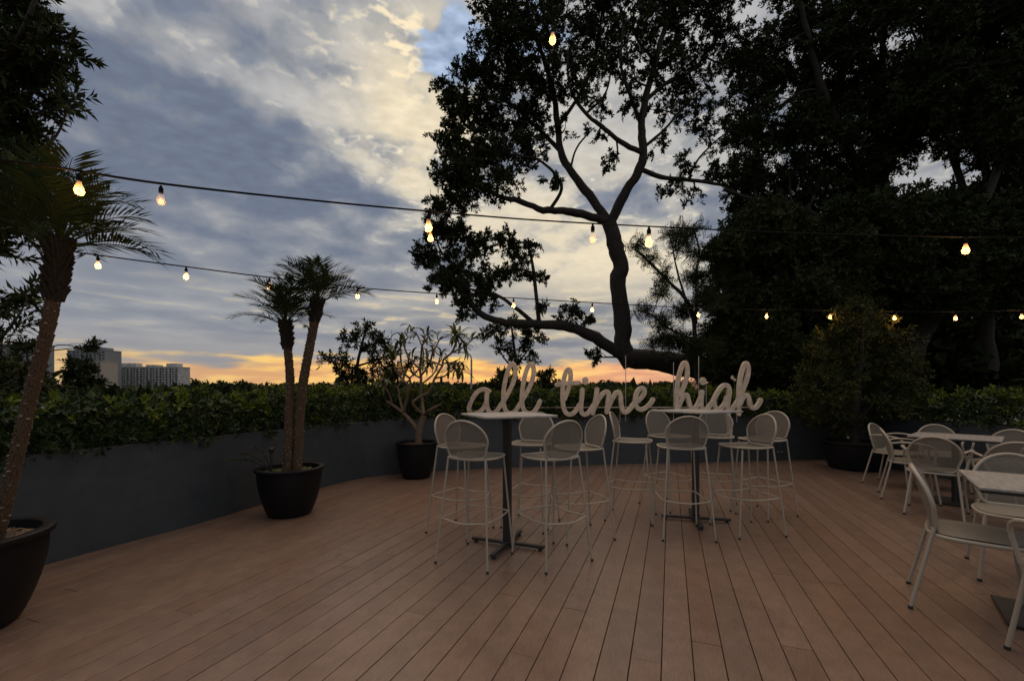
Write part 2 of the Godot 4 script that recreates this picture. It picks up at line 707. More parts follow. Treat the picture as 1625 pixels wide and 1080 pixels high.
func plank(s: Shape, along: Vector2, across: Vector2, tc: float, a: float, b: float, wide: float, lift: float) -> void:
	var sec := [[-0.5, -0.024], [-0.5, -0.001], [-0.5 + 0.008, 0.0], [0.5 - 0.008, 0.0], [0.5, -0.001], [0.5, -0.024]]
	var nor := [Vector3(-1, 0, 0), Vector3(-0.7, 0.7, 0), Vector3(0, 1, 0), Vector3(0.7, 0.7, 0), Vector3(1, 0, 0)]
	var off := rng.randf() * 9.0
	for k in sec.size() - 1:
		var q := []
		for w in [[k, a], [k + 1, a], [k + 1, b], [k, b]]:
			var p: Vector2 = across * (tc + sec[w[0]][0] * wide) + along * w[1]
			var nn: Vector3 = Vector3(across.x, 0, across.y) * nor[k].x + Vector3.UP * nor[k].y
			q.append(s.put(Vector3(p.x, sec[w[0]][1] + lift, p.y), nn, Vector2(w[1] + off, sec[w[0]][0] * wide * 3.0 + off)))
		s.quad(q[0], q[1], q[2], q[3])
	for e in [a, b]:
		var nn := Vector3(along.x, 0, along.y) * (1.0 if e == b else -1.0)
		var q := []
		for w in [[-0.5, -0.024], [-0.5, -0.001], [0.5, -0.001], [0.5, -0.024]]:
			var p: Vector2 = across * (tc + w[0] * wide) + along * e
			q.append(s.put(Vector3(p.x, w[1] + lift, p.y), nn, Vector2(off, 0)))
		s.quad(q[0], q[1], q[2], q[3])


func outward(path: PackedVector3Array, i: int) -> Vector3:
	var d := (path[mini(i + 1, path.size() - 1)] - path[maxi(i - 1, 0)]).normalized()
	return Vector3(d.z, 0, -d.x)


# slab that follows the path between two samples
func bent_slab(s: Shape, path: PackedVector3Array, i0: int, i1: int, off0: float, off1: float, y0: float, y1: float) -> void:
	for i in range(i0, i1):
		var a0 := path[i] + outward(path, i) * off0
		var a1 := path[i] + outward(path, i) * off1
		var b0 := path[i + 1] + outward(path, i + 1) * off0
		var b1 := path[i + 1] + outward(path, i + 1) * off1
		var na := outward(path, i)
		var nb := outward(path, i + 1)
		var up := Vector3.UP
		s.quad(s.put(a0 + up * y0, -na), s.put(b0 + up * y0, -nb), s.put(b0 + up * y1, -nb), s.put(a0 + up * y1, -na))
		s.quad(s.put(a1 + up * y0, na), s.put(b1 + up * y0, nb), s.put(b1 + up * y1, nb), s.put(a1 + up * y1, na))
		s.quad(s.put(a0 + up * y1, up), s.put(b0 + up * y1, up), s.put(b1 + up * y1, up), s.put(a1 + up * y1, up))
		if i == i0:
			s.face4(a0 + up * y0, a1 + up * y0, a1 + up * y1, a0 + up * y1, (a0 - b0).normalized())
		if i == i1 - 1:
			s.face4(b0 + up * y0, b1 + up * y0, b1 + up * y1, b0 + up * y1, (b0 - a0).normalized())


var rim_a: PackedVector3Array
var rim_b: PackedVector3Array


func planter() -> void:
	rim_a = smooth_path(rim_path(), 8)
	rim_b = smooth_path(right_path(), 6)
	for w in [[rim_a, "dark grey metal planter wall curving along the left and back of the deck", 0], [rim_b, "dark grey metal planter wall behind the cafe chairs on the right", 1]]:
		var path: PackedVector3Array = w[0]
		var t := thing("planter_wall", w[1], "planter", Vector3.ZERO)
		var cut := [0]
		var run := 0.0
		var long := 2.4
		for i in range(1, path.size()):
			run += path[i].distance_to(path[i - 1])
			if run > long:
				cut.append(i)
				run = 0.0
		if cut[cut.size() - 1] != path.size() - 1:
			cut.append(path.size() - 1)
		for k in cut.size() - 1:
			var s := Shape.new()
			bent_slab(s, path, cut[k], cut[k + 1], 0.0, 0.03, 0.001, WALL_H - 0.012)
			build(s, "panel", M.slate, t)
			var cap := Shape.new()
			bent_slab(cap, path, cut[k], cut[k + 1], -0.006, 0.045, WALL_H - 0.0115, WALL_H)
			build(cap, "coping", M.coping, t)
		var outer := Shape.new()
		bent_slab(outer, path, 0, path.size() - 1, 0.72, 0.75, -0.6, WALL_H - 0.02)
		build(outer, "outer_panel", M.slate, t)
		var soil := Shape.new()
		bent_slab(soil, path, 0, path.size() - 1, 0.032, 0.718, 0.3, WALL_H - 0.07)
		build(soil, "soil", M.soil, t)
	# the panel joint with its bolts right of the sign
	var pl := thing("joint_plate", "thin upright joint strip with bolts on the dark wall right of the sign", "joint strip", on_deck(1237, 730.5) + Vector3(0, 0, 0.012))
	var js := Shape.new()
	js.beam(Transform3D(Basis(), Vector3(0, 0.40, 0)), Vector3(0.03, 0.76, 0.008), 0.002)
	build(js, "strip", M.coping, pl)
	for y in [0.16, 0.46]:
		for dx in [-0.03, 0.035]:
			var b := Shape.new()
			b.lathe([Vector2(0.012, 0), Vector2(0.012, 0.004), Vector2(0.008, 0.011), Vector2(0, 0.012)], 10)
			var bo := build(b, "bolt", M.steel, pl)
			bo.position = Vector3(dx, y, 0.0)
			bo.rotation.x = PI / 2


# ---------------------------------------------------------------- leaves and trees
# a shoot with its leaves, pointing along +y
func shoot(leaves: int, long: float, leaf_long: float, leaf_wide: float, seed_: int, spread := 0.9, droop := 0.25) -> ArrayMesh:
	var r := RandomNumberGenerator.new()
	r.seed = seed_
	var s := Shape.new()
	for i in leaves:
		var f := (i + 0.6) / leaves
		var a := i * 2.39996 + r.randf_range(-0.3, 0.3)
		var lean := lerpf(spread + 0.35, spread * 0.35, f) + r.randf_range(-0.15, 0.15)
		var d := Vector3(cos(a) * sin(lean), cos(lean), sin(a) * sin(lean)).normalized()
		var k := r.randf_range(0.7, 1.15)
		var g := r.randf_range(0.7, 1.2)
		s.tint = Color(g * r.randf_range(0.9, 1.15), g, g * r.randf_range(0.8, 1.1))
		s.leaf(Vector3(r.randf_range(-0.01, 0.01), long * f, r.randf_range(-0.01, 0.01)), d, (Vector3.UP * 1.2 - d * 0.4 + Vector3(r.randf_range(-0.5, 0.5), 0, r.randf_range(-0.5, 0.5))).normalized(), leaf_long * k, leaf_wide * k, 0.18, droop)
	return s.mesh(false, true)


# feathery compound leaf spray for the fine-leaved tree
func feather_spray(seed_: int) -> ArrayMesh:
	var r := RandomNumberGenerator.new()
	r.seed = seed_
	var s := Shape.new()
	for f in 4:
		var a := f * 1.7 + r.randf()
		var d := Vector3(cos(a), r.randf_range(0.1, 0.8), sin(a)).normalized()
		var side := d.cross(Vector3.UP).normalized()
		for k in 7:
			var p := d * (0.05 + 0.045 * k) - Vector3.UP * 0.004 * k * k
			for w in [-1.0, 1.0]:
				s.leaf(p, (side * w + d * 0.35 - Vector3.UP * 0.2).normalized(), Vector3.UP, 0.085 * (1.0 - 0.06 * k), 0.026, 0.1, 0.2)
	return s.mesh(false, true)


func pose(p: Vector3, d: Vector3, size: float) -> Transform3D:
	var y := d.normalized()
	var x := y.cross(rnd_dir()).normalized()
	var b := Basis(x, y, x.cross(y))
	return Transform3D(b.scaled(Vector3.ONE * size), p)


# limbs: [points, thick end, thin end]; clouds of foliage: [centre, radii, number of shoots]
func tree(t: Node3D, limbs: Array, clouds: Array, leaf_mats: Array, kinds: Array, twig := 0.02, size := Vector2(0.8, 1.25), hang := 0.2, per_twig := 9) -> void:
	var knots := []
	for i in limbs.size():
		var l: Array = limbs[i]
		var path := smooth_path(l[0], 5)
		for k in path.size():
			if k > 0 and k < path.size() - 1:
				path[k] += Vector3(rng.randfn(), rng.randfn(), rng.randfn()) * l[1] * 0.055
		var s := Shape.new()
		s.tube(path, taper(path.size(), l[1], l[2]), 10 if l[1] > 0.06 else 7, false, true, 0.10, i)
		build(s, "trunk" if i == 0 else "limb", M.bark, t)
		var from := int(path.size() * (0.55 if i == 0 else 0.25))
		for k in range(from, path.size()):
			knots.append(path[k])
	var twigs := Shape.new()
	var spots := []
	var greens := []
	for k in kinds.size():
		spots.append([])
		greens.append([])
	for c in clouds:
		var centre: Vector3 = c[0]
		var rad: Vector3 = c[1]
		var best: Vector3 = knots[0]
		for q in knots:
			if q.distance_squared_to(centre) < best.distance_squared_to(centre):
				best = q
		# a bough from the limb into the cloud
		var mid := best.lerp(centre, 0.5) + rnd_dir() * best.distance_to(centre) * 0.12 + Vector3.UP * 0.06 * best.distance_to(centre)
		var bough := smooth_path([best, mid, centre + rnd_dir() * rad.x * 0.2], 4)
		twigs.tube(bough, taper(bough.size(), twig * 1.7, twig * 0.8), 5, false, false)
		var n: int = c[2]
		var groups := maxi(2, n / per_twig)
		for g in groups:
			var d := rnd_dir()
			var tip := centre + Vector3(d.x * rad.x, d.y * rad.y, d.z * rad.z) * pow(rng.randf(), 0.4)
			var start: Vector3 = bough[rng.randi_range(bough.size() / 2, bough.size() - 1)]
			var bend := start.lerp(tip, 0.55) + rnd_dir() * 0.18 * start.distance_to(tip) + Vector3.UP * 0.08
			var tw := smooth_path([start, bend, tip], 3)
			twigs.tube(tw, taper(tw.size(), twig * 0.6, twig * 0.22), 4, false, false)
			for k in per_twig:
				var f := 1.0 - 0.55 * pow(rng.randf(), 1.3)
				var fi := f * (tw.size() - 1)
				var lo := mini(int(fi), tw.size() - 2)
				var p := tw[lo].lerp(tw[lo + 1], fi - lo) + rnd_dir() * 0.10 * rad.x
				var dd := ((tip - start).normalized() * 0.6 + rnd_dir() * 0.9 + Vector3.UP * (0.25 - hang)).normalized()
				var kind := rng.randi() % kinds.size()
				spots[kind].append(pose(p, dd, rng.randf_range(size.x, size.y)))
				var sh := rng.randf_range(0.75, 1.25)
				greens[kind].append(Color(sh, sh, sh))
	build(twigs, "twigs", M.bark, t, "stuff")
	for k in kinds.size():
		if spots[k].size():
			scatter("foliage", kinds[k], leaf_mats[k % leaf_mats.size()], spots[k], t)


func px_limb(far: float, pts: Array, a: float, b: float) -> Array:
	var p := []
	for q in pts:
		p.append(at(q[0], q[1], far + (q[2] if q.size() > 2 else 0.0)))
	return [p, a * far / LENS * 0.5, b * far / LENS * 0.5]


func big_tree() -> void:
	rng.seed = 101
	var far := 13.0
	var t := thing("rain_tree", "large dark tree with forked trunk and wide crown rising behind the script sign", "tree", Vector3.ZERO)
	var limbs := [
		px_limb(far, [[1330, 760, 1.0], [1240, 640, 0.6], [1150, 592, 0.3], [1085, 580, 0.1], [1030, 572], [992, 566]], 46, 30),
		px_limb(far, [[1002, 578], [988, 550], [989, 515], [981, 455], [985, 420], [975, 385], [967, 350]], 28, 23),
		px_limb(far, [[992, 566], [945, 536, -0.1], [905, 519, -0.2], [860, 514, -0.3], [812, 512, -0.5], [770, 502, -0.6], [745, 480, -0.7], [722, 452, -0.8]], 20, 6),
		px_limb(far, [[856, 514, -0.3], [851, 470, -0.4], [846, 425, -0.3], [838, 388, -0.2]], 7, 4),
		px_limb(far, [[850, 514, -0.3], [815, 486, -0.6], [788, 468, -0.8], [742, 458, -1.0]], 7, 3),
		px_limb(far, [[770, 502, -0.6], [742, 470, -0.3], [720, 420, 0.0], [700, 400, 0.2]], 6, 3),
		px_limb(far, [[968, 354], [930, 341, -0.2], [893, 334, -0.4], [862, 333, -0.6], [822, 318, -0.9], [795, 312, -1.1], [748, 290, -1.3]], 14, 5),
		px_limb(far, [[872, 333, -0.5], [891, 300, -0.8], [878, 272, -1.1], [850, 250, -1.3]], 6, 3),
		px_limb(far, [[965, 350], [935, 310, 0.2], [905, 270, 0.4], [890, 240, 0.5], [885, 195, 0.5], [878, 145, 0.4], [862, 90, 0.4], [842, 35, 0.3], [830, -40, 0.2]], 15, 5),
		px_limb(far, [[890, 240, 0.5], [850, 200, 0.9], [810, 165, 1.2], [770, 150, 1.4]], 8, 3),
		px_limb(far, [[969, 352], [990, 310, -0.2], [1014, 270, -0.4], [1021, 240, -0.5], [1018, 200, -0.5], [1026, 150, -0.4], [1042, 90, -0.2], [1062, 20, 0.0], [1080, -60, 0.2]], 16, 6),
		px_limb(far, [[1019, 242, -0.5], [985, 225, -0.8], [955, 200, -1.0], [930, 180, -1.2], [905, 140, -1.3], [900, 80, -1.3]], 8, 3),
		px_limb(far, [[1018, 200, -0.5], [1000, 150, -0.9], [985, 100, -1.2], [990, 40, -1.3]], 6, 3),
		px_limb(far, [[1017, 268, -0.4], [1050, 281, -0.1], [1092, 285, 0.2], [1132, 291, 0.4], [1168, 298, 0.6]], 8, 4),
		px_limb(far, [[1024, 160, -0.4], [1060, 130, -0.1], [1100, 110, 0.3], [1140, 60, 0.6]], 7, 3),
		px_limb(far, [[885, 200, 0.5], [920, 150, 0.7], [945, 90, 0.8], [955, 20, 0.9]], 7, 3), px_limb(far, [[1020, 235, -0.5], [1055, 205, -0.3], [1085, 170, 0.0], [1110, 150, 0.2]], 5, 2), px_limb(far, [[1092, 285, 0.2], [1110, 250, 0.4], [1140, 220, 0.5]], 4, 2), px_limb(far, [[1040, 95, -0.2], [1010, 60, -0.5], [1000, 10, -0.7]], 5, 2), px_limb(far, [[930, 180, -1.2], [960, 150, -1.2], [970, 110, -1.2]], 4, 2), px_limb(far, [[905, 270, 0.4], [915, 235, 0.2], [940, 205, 0.0]], 4, 2)]
	var clouds := []
	# [column, row, radius, shoots, depth]
	var k := [
		[800, 10, 58, 120, 0.2], [870, -10, 70, 130, 0.3], [960, -10, 75, 140, 0.4], [1050, 0, 75, 130, 0.1], [1140, -5, 65, 120, 0.3], [790, 70, 60, 130, 0.3], [860, 60, 60, 110, -0.4],
		[935, 50, 60, 90, 0.6], [1000, 45, 55, 75, -0.8], [1075, 50, 60, 90, 0.4], [1140, 75, 55, 90, 0.5], [745, 118, 38, 70, 0.4], [800, 125, 55, 120, 0.6], [855, 130, 48, 80, 0.2],
		[705, 152, 26, 34, 0.5], [735, 175, 38, 75, 0.3], [775, 190, 50, 110, 0.6], [828, 190, 42, 80, 0.7], [715, 222, 34, 60, -0.2], [755, 240, 45, 100, -0.6], [800, 245, 40, 70, -0.8], [845, 238, 32, 40, -1.0],
		[712, 285, 34, 70, -1.0], [750, 290, 38, 70, -1.1], [795, 292, 34, 45, -1.1], [700, 325, 22, 28, -1.2], [735, 325, 24, 26, -1.2], [910, 110, 42, 45, -1.2], [955, 110, 44, 34, 0.8],
		[1045, 110, 50, 50, -0.3], [1100, 130, 50, 60, 0.3], [985, 90, 40, 34, -1.1], [920, 165, 32, 18, -1.1], [1000, 170, 30, 12, -0.8], [1050, 180, 38, 20, 0.0], [1110, 200, 45, 36, 0.4], [880, 160, 34, 26, 0.4],
		[1085, 262, 34, 16, 0.3], [1065, 300, 26, 14, 0.1], [1130, 270, 36, 24, 0.5], [975, 262, 18, 8, -0.5], [870, 290, 22, 12, -1.0],
		[690, 365, 28, 46, 0.1], [725, 375, 34, 55, 0.0], [675, 410, 26, 46, 0.2], [715, 425, 36, 70, -0.2], [755, 400, 30, 36, -0.4], [790, 385, 32, 34, -0.3], [830, 395, 26, 30, -0.2], [700, 455, 26, 34, -0.6],
		[740, 455, 32, 50, -0.8], [785, 440, 30, 36, -0.8], [815, 430, 26, 24, -0.5], [850, 440, 18, 14, -0.3], [735, 490, 22, 22, -0.7], [770, 480, 24, 22, -0.7], [905, 497, 26, 26, -0.2], [935, 512, 16, 10, 0.0], [868, 488, 16, 8, -0.3], [940, 566, 16, 12, 0.1], [1175, 130, 50, 40, 0.5], [1165, 210, 46, 34, 0.5], [1175, 275, 40, 26, 0.6], [1035, 230, 24, 8, -0.2], [1080, 165, 34, 14, 0.2], [960, 165, 30, 10, 0.7], [945, 215, 22, 7, -0.9], [1000, 120, 34, 16, -0.6], [860, 205, 30, 16, 0.6], [900, 205, 20, 7, 0.3], [1100, 318, 20, 8, 0.2]]
	for c in k:
		var r: float = c[2] * far / LENS
		clouds.append([at(c[0], c[1], far + c[4]), Vector3(r, r * 0.8, r), int(c[3] * 4.2)])
	tree(t, limbs, clouds, [M.leaf, M.leaf_dark], [shoot(9, 0.15, 0.155, 0.080, 1), shoot(8, 0.18, 0.14, 0.070, 2)], 0.019, Vector2(0.5, 0.92), 0.15, 8)


func grove() -> void:
	rng.seed = 202
	var gaps := [[1208, 28, 30, 24], [1478, 262, 34, 26], [1445, 292, 22, 20], [1120, 165, 40, 38], [1092, 225, 34, 30], [1440, 60, 16, 16], [1250, 165, 14, 10], [1545, 285, 20, 14], [1020, 230, 40, 80], [1120, 340, 40, 28]]
	var kinds := [shoot(10, 0.2, 0.14, 0.07, 5), shoot(9, 0.24, 0.125, 0.062, 6)]
	# [name, label, distance, limbs, field: left, top, right, bottom, how many clouds, radius, shoots]
	var specs := [
		["broad_tree", "broad dark tree with upright brown trunk in the middle of the right hand trees", 14.5, [[[1372, 800], [1378, 560], [1385, 420], [1392, 330], [1400, 260]], 44, 26, [[[1392, 330], [1360, 260, -0.4], [1320, 180, -0.8], [1290, 90, -1.0], [1270, 0, -1.1]], 16, 6, [[1396, 290], [1430, 220, 0.3], [1470, 140, 0.5], [1490, 40, 0.5]], 16, 6, [[1385, 420], [1330, 370, -0.6], [1270, 330, -1.0], [1200, 318, -1.3], [1150, 300, -1.4]], 12, 5, [[1398, 270], [1395, 180, 0.4], [1400, 90, 0.5], [1405, 0, 0.5]], 14, 6]], [1165, -60, 1440, 420], 105, 46, 190],
		["leaning_tree", "dark tree whose brown trunk leans right beside the big potted bush", 12.0, [[[1425, 760], [1448, 570], [1480, 505], [1530, 430], [1560, 330]], 30, 18, [[[1530, 430], [1490, 360, -0.5], [1450, 330, -0.8], [1400, 330, -1.0]], 9, 4, [[1560, 330], [1600, 230, 0.3], [1640, 120, 0.4]], 12, 6, [[1480, 505], [1420, 440, -0.5], [1350, 400, -0.8]], 8, 4]], [1310, 330, 1640, 490], 60, 42, 180],
		["tall_tree", "tall dark tree at the right edge with trunk behind the hedge", 13.2, [[[1572, 800], [1568, 620], [1562, 520], [1570, 400], [1580, 280]], 30, 22, [[[1570, 400], [1530, 300, -0.4], [1500, 200, -0.6], [1490, 100, -0.6]], 12, 5, [[1580, 280], [1620, 180, 0.3], [1650, 60, 0.4]], 14, 6, [[1575, 340], [1560, 230, 0.5], [1545, 120, 0.7], [1540, 0, 0.8]], 13, 5]], [1420, -60, 1690, 400], 105, 46, 190],
		["dense_tree", "dense dark low branched tree between the sign and the big potted bush", 11.5, [[[1215, 800], [1218, 620], [1225, 520], [1235, 430], [1250, 350]], 26, 14, [[[1225, 520], [1180, 460, -0.4], [1150, 420, -0.6]], 9, 4, [[1235, 430], [1290, 380, 0.3], [1330, 340, 0.4]], 9, 4]], [1150, 350, 1345, 600], 80, 38, 180],
		["shady_tree", "shady dark tree filling the gap behind the right hand hedge", 17.0, [[[1480, 820], [1484, 600], [1490, 450], [1495, 350]], 30, 18, [[[1490, 450], [1430, 400, 0.5], [1390, 380, 0.7]], 10, 4, [[1494, 400], [1560, 380, 0.4], [1600, 390, 0.6]], 10, 4]], [1290, 400, 1700, 625], 110, 52, 150]]
	for sp in specs:
		var far: float = sp[2]
		var t := thing(sp[0], sp[1], "tree", Vector3.ZERO, 0.0, "trees behind the terrace on the right")
		var l: Array = sp[3]
		var limbs := [px_limb(far, l[0], l[1], l[2])]
		var more: Array = l[3]
		for k in range(0, more.size(), 3):
			limbs.append(px_limb(far, more[k], more[k + 1], more[k + 2]))
		var f: Array = sp[4]
		var clouds := []
		var tries := 0
		while clouds.size() < sp[5] and tries < 2000:
			tries += 1
			var u := rng.randf_range(f[0], f[2])
			var v := rng.randf_range(f[1], f[3])
			var bad := false
			for g in gaps:
				var dx: float = (u - g[0]) / (g[2] + sp[6] * 0.45)
				var dy: float = (v - g[1]) / (g[3] + sp[6] * 0.45)
				bad = bad or dx * dx + dy * dy < 1.0
			for c in clouds:
				bad = bad or Vector2(c[3], c[4]).distance_to(Vector2(u, v)) < sp[6] * (0.5 if tries < 1200 else 0.2)
			if bad:
				continue
			var r: float = sp[6] * far / LENS * rng.randf_range(0.8, 1.15)
			clouds.append([at(u, v, far + rng.randf_range(-1.3, 1.3)), Vector3(r, r * 0.75, r), sp[7], u, v])
		tree(t, limbs, clouds, [M.leaf_dark, M.leaf], kinds, 0.022, Vector2(0.55, 1.05), 0.2, 8)
	# fine-leaved sapling against the sky right of the forked trunk
	var far := 11.0
	var st := thing("feathery_tree", "slender fine leaved tree against the sky right of the forked trunk", "tree", Vector3.ZERO)
	var limbs := [px_limb(far, [[1112, 800], [1108, 640], [1104, 560], [1100, 500], [1085, 470], [1060, 445], [1030, 415], [1008, 395]], 9, 3), px_limb(far, [[1102, 530], [1106, 480, 0.2], [1104, 440, 0.3], [1110, 400, 0.4], [1100, 360, 0.4]], 5, 2),
		px_limb(far, [[1102, 540], [1060, 520, -0.3], [1035, 500, -0.4], [1012, 492, -0.5]], 4, 2), px_limb(far, [[1090, 480], [1075, 430, 0.3], [1068, 395, 0.4]], 4, 2), px_limb(far, [[1104, 560], [1140, 500, 0.2], [1150, 440, 0.3]], 5, 2)]
	var clouds := []
	for c in [[1012, 392, 14, 9], [1035, 415, 18, 11], [1060, 440, 20, 13], [1045, 470, 16, 8], [1095, 372, 26, 20], [1075, 395, 24, 18], [1118, 405, 28, 28], [1105, 440, 26, 24], [1140, 440, 28, 34], [1020, 495, 16, 10], [1050, 515, 18, 14], [1085, 500, 22, 18], [1125, 480, 30, 38], [1140, 530, 34, 48], [1075, 545, 28, 34], [1110, 560, 30, 44], [1040, 548, 18, 14], [1160, 390, 30, 36], [1060, 372, 16, 8]]:
		var r: float = c[2] * far / LENS
		clouds.append([at(c[0], c[1], far + rng.randf_range(-0.5, 0.5)), Vector3(r, r * 0.6, r), int(c[3] * 1.8)])
	tree(st, limbs, clouds, [M.leaf_dark], [feather_spray(3), feather_spray(4)], 0.010, Vector2(0.7, 1.1), 0.1, 4)


func left_tree() -> void:
	rng.seed = 303
	var far := 4.3
	var t := thing("leafy_tree", "dark glossy leaved tree at the upper left edge behind the near palm", "tree", Vector3.ZERO)
	var limbs := [px_limb(far, [[-70, 900], [-60, 620], [-45, 420], [-30, 260], [-25, 120], [-20, -40]], 34, 20),
		px_limb(far, [[-45, 420], [-10, 350, -0.2], [20, 300, -0.3], [45, 250, -0.3]], 10, 4), px_limb(far, [[-35, 300], [0, 220, 0.2], [40, 160, 0.2], [70, 120, 0.2], [98, 92, 0.2]], 10, 3),
		px_limb(far, [[-28, 160], [10, 90, -0.2], [40, 40, -0.3], [60, -20, -0.3]], 10, 4), px_limb(far, [[-55, 600], [-20, 560, -0.3], [15, 520, -0.4], [38, 485, -0.4]], 6, 2), px_limb(far, [[-55, 640], [-10, 620, -0.2], [25, 600, -0.3]], 6, 2),
		px_limb(far, [[0, 220, 0.2], [50, 185, 0.1], [80, 170, 0.1], [95, 172, 0.1]], 5, 2)]
	var clouds := []
	for c in [[5, 20, 38, 40], [45, 20, 32, 26], [70, 5, 14, 6], [0, 90, 46, 50], [45, 85, 34, 26], [85, 105, 17, 7], [0, 160, 50, 54], [50, 130, 28, 18], [60, 172, 22, 8], [88, 170, 14, 5], [104, 92, 14, 5], [108, 165, 10, 4], [72, 62, 16, 8], [95, 122, 12, 4], [0, 230, 52, 58], [42, 225, 28, 22], [0, 300, 52, 60], [45, 280, 24, 18], [5, 360, 40, 36], [40, 345, 22, 14], [-20, 410, 36, 26], [18, 500, 24, 12], [42, 478, 12, 4], [5, 545, 26, 12], [0, 610, 28, 22], [28, 600, 18, 8], [5, 660, 30, 26], [35, 650, 18, 8], [-10, 700, 30, 24], [60, 622, 12, 4]]:
		var r: float = c[2] * far / LENS
		clouds.append([at(c[0], c[1], far + rng.randf_range(-0.35, 0.35)), Vector3(r, r * 0.85, r), int(c[3] * 1.9)])
	tree(t, limbs, clouds, [M.leaf_dark, M.leaf], [shoot(13, 0.20, 0.105, 0.034, 8, 0.8), shoot(11, 0.18, 0.10, 0.032, 9, 0.75)], 0.008, Vector2(0.75, 1.15), 0.05, 5)


# ---------------------------------------------------------------- hedges in the planter
func hedges() -> void:
	rng.seed = 404
	var one := Shape.new()
	one.leaf(Vector3.ZERO, Vector3(0, 1, 0), Vector3(0, 0, 1), 0.095, 0.042, 0.16, 0.2)
	var single := one.mesh(false, true)
	var kinds := [shoot(9, 0.11, 0.088, 0.038, 12, 1.0), shoot(8, 0.10, 0.082, 0.036, 13, 0.9)]
	var young := shoot(8, 0.12, 0.085, 0.034, 14, 0.8)
	var n := rim_a.size()
	var rows := [[rim_a, 0, int(n * 0.28), "leafy dark green hedge in the planter behind the near palm", 1.10, 1.15, 0.3], [rim_a, int(n * 0.28), int(n * 0.62), "glossy green hedge in the curved planter behind the twin palm", 1.16, 1.27, 0.6],
		[rim_a, int(n * 0.62), n - 1, "yellow green hedge in the planter behind the script letters", 1.24, 1.20, 0.65], [rim_b, 0, rim_b.size() - 1, "bright green hedge in the planter behind the cafe chairs", 1.20, 1.22, 0.5]]
	var wob := FastNoiseLite.new()
	wob.frequency = 1.3
	wob.seed = 8
	for h in rows:
		var path: PackedVector3Array = h[0]
		var t := thing("hedge", h[3], "hedge", Vector3.ZERO, 0.0, "hedges growing in the planter")
		var spots := [[], []]
		var tips := []
		var fronts := []
		var stems := Shape.new()
		for i in range(h[1], h[2]):
			var a := path[i]
			var b := path[i + 1]
			var o := outward(path, i)
			var long := a.distance_to(b)
			var top: float = lerpf(h[4], h[5], float(i - h[1]) / (h[2] - h[1]))
			for k in int(long * 430.0):
				var p := a.lerp(b, rng.randf())
				var tt := top + wob.get_noise_2d(p.x, p.z) * 0.18
				var w := 0.02 + 0.66 * rng.randf()
				var shell := rng.randf()
				var y: float
				if shell < 0.40:
					y = tt - 0.10 * rng.randf()
				elif shell < 0.75:
					w = 0.0 + 0.16 * rng.randf()
					y = lerpf(WALL_H - 0.03, tt - 0.04, rng.randf())
				else:
					y = lerpf(WALL_H - 0.03, tt, rng.randf())
				var q := p + o * w
				q.y = y
				var d := (Vector3.UP * (0.55 if shell < 0.4 else 0.15) - o * (0.75 if w < 0.2 else 0.0) + rnd_dir() * 0.65).normalized()
				if (shell < 0.40 and rng.randf() < h[6]) or (shell > 0.4 and rng.randf() < h[6] * 0.25):
					tips.append(pose(q, (d + Vector3.UP * 0.6).normalized(), rng.randf_range(0.5, 0.95)))
				else:
					spots[rng.randi() % 2].append(pose(q, d, rng.randf_range(0.55, 1.0)))
			for k in int(long * 22.0):
				var p := a.lerp(b, rng.randf()) + o * (-0.015 + 0.03 * rng.randf())
				p.y = lerpf(WALL_H + 0.01, top - 0.05, rng.randf())
				fronts.append(pose(p, (-o * 0.8 + rnd_dir() * 0.7 + Vector3.DOWN * 0.2).normalized(), rng.randf_range(0.6, 1.0)))
			if i % 2 == 0:
				var p := a + o * rng.randf_range(0.2, 0.5)
				var st := smooth_path([p + Vector3.UP * 0.7, p + Vector3.UP * 0.95 + rnd_dir() * 0.06, p + Vector3.UP * (top - 0.1) + rnd_dir() * 0.12], 3)
				stems.tube(st, taper(st.size(), 0.012, 0.004), 5, false, false)
		build(stems, "stems", M.bark, t, "stuff")
		for k in 2:
			scatter("foliage", kinds[k], M.hedge, spots[k], t)
		scatter("young_shoots", young, M.hedge_young, tips, t)
		var step := maxi(1, int(ceil(fronts.size() / 180.0)))
		for k in range(0, fronts.size(), step):
			var lf := part("leaf", single, M.hedge, t)
			lf.transform = fronts[k]


# ---------------------------------------------------------------- beyond the terrace
func crown_lump(seed_: int) -> ArrayMesh:
	var r := RandomNumberGenerator.new()
	r.seed = seed_
	var s := Shape.new()
	for i in 220:
		var d := Vector3(r.randfn(), absf(r.randfn()) * 0.9 - 0.15, r.randfn()).normalized()
		var p := d * pow(r.randf(), 0.35) * Vector3(1.0, 0.85, 1.0)
		var g := r.randf_range(0.7, 1.25)
		s.tint = Color(g, g, g)
		var q := (d + Vector3(r.randfn(), r.randfn(), r.randfn()) * 0.6).normalized()
		s.leaf(p, q, Vector3(r.randfn(), r.randfn(), r.randfn()).normalized(), 0.34, 0.22, 0.2, 0.3)
	return s.mesh(false, true)


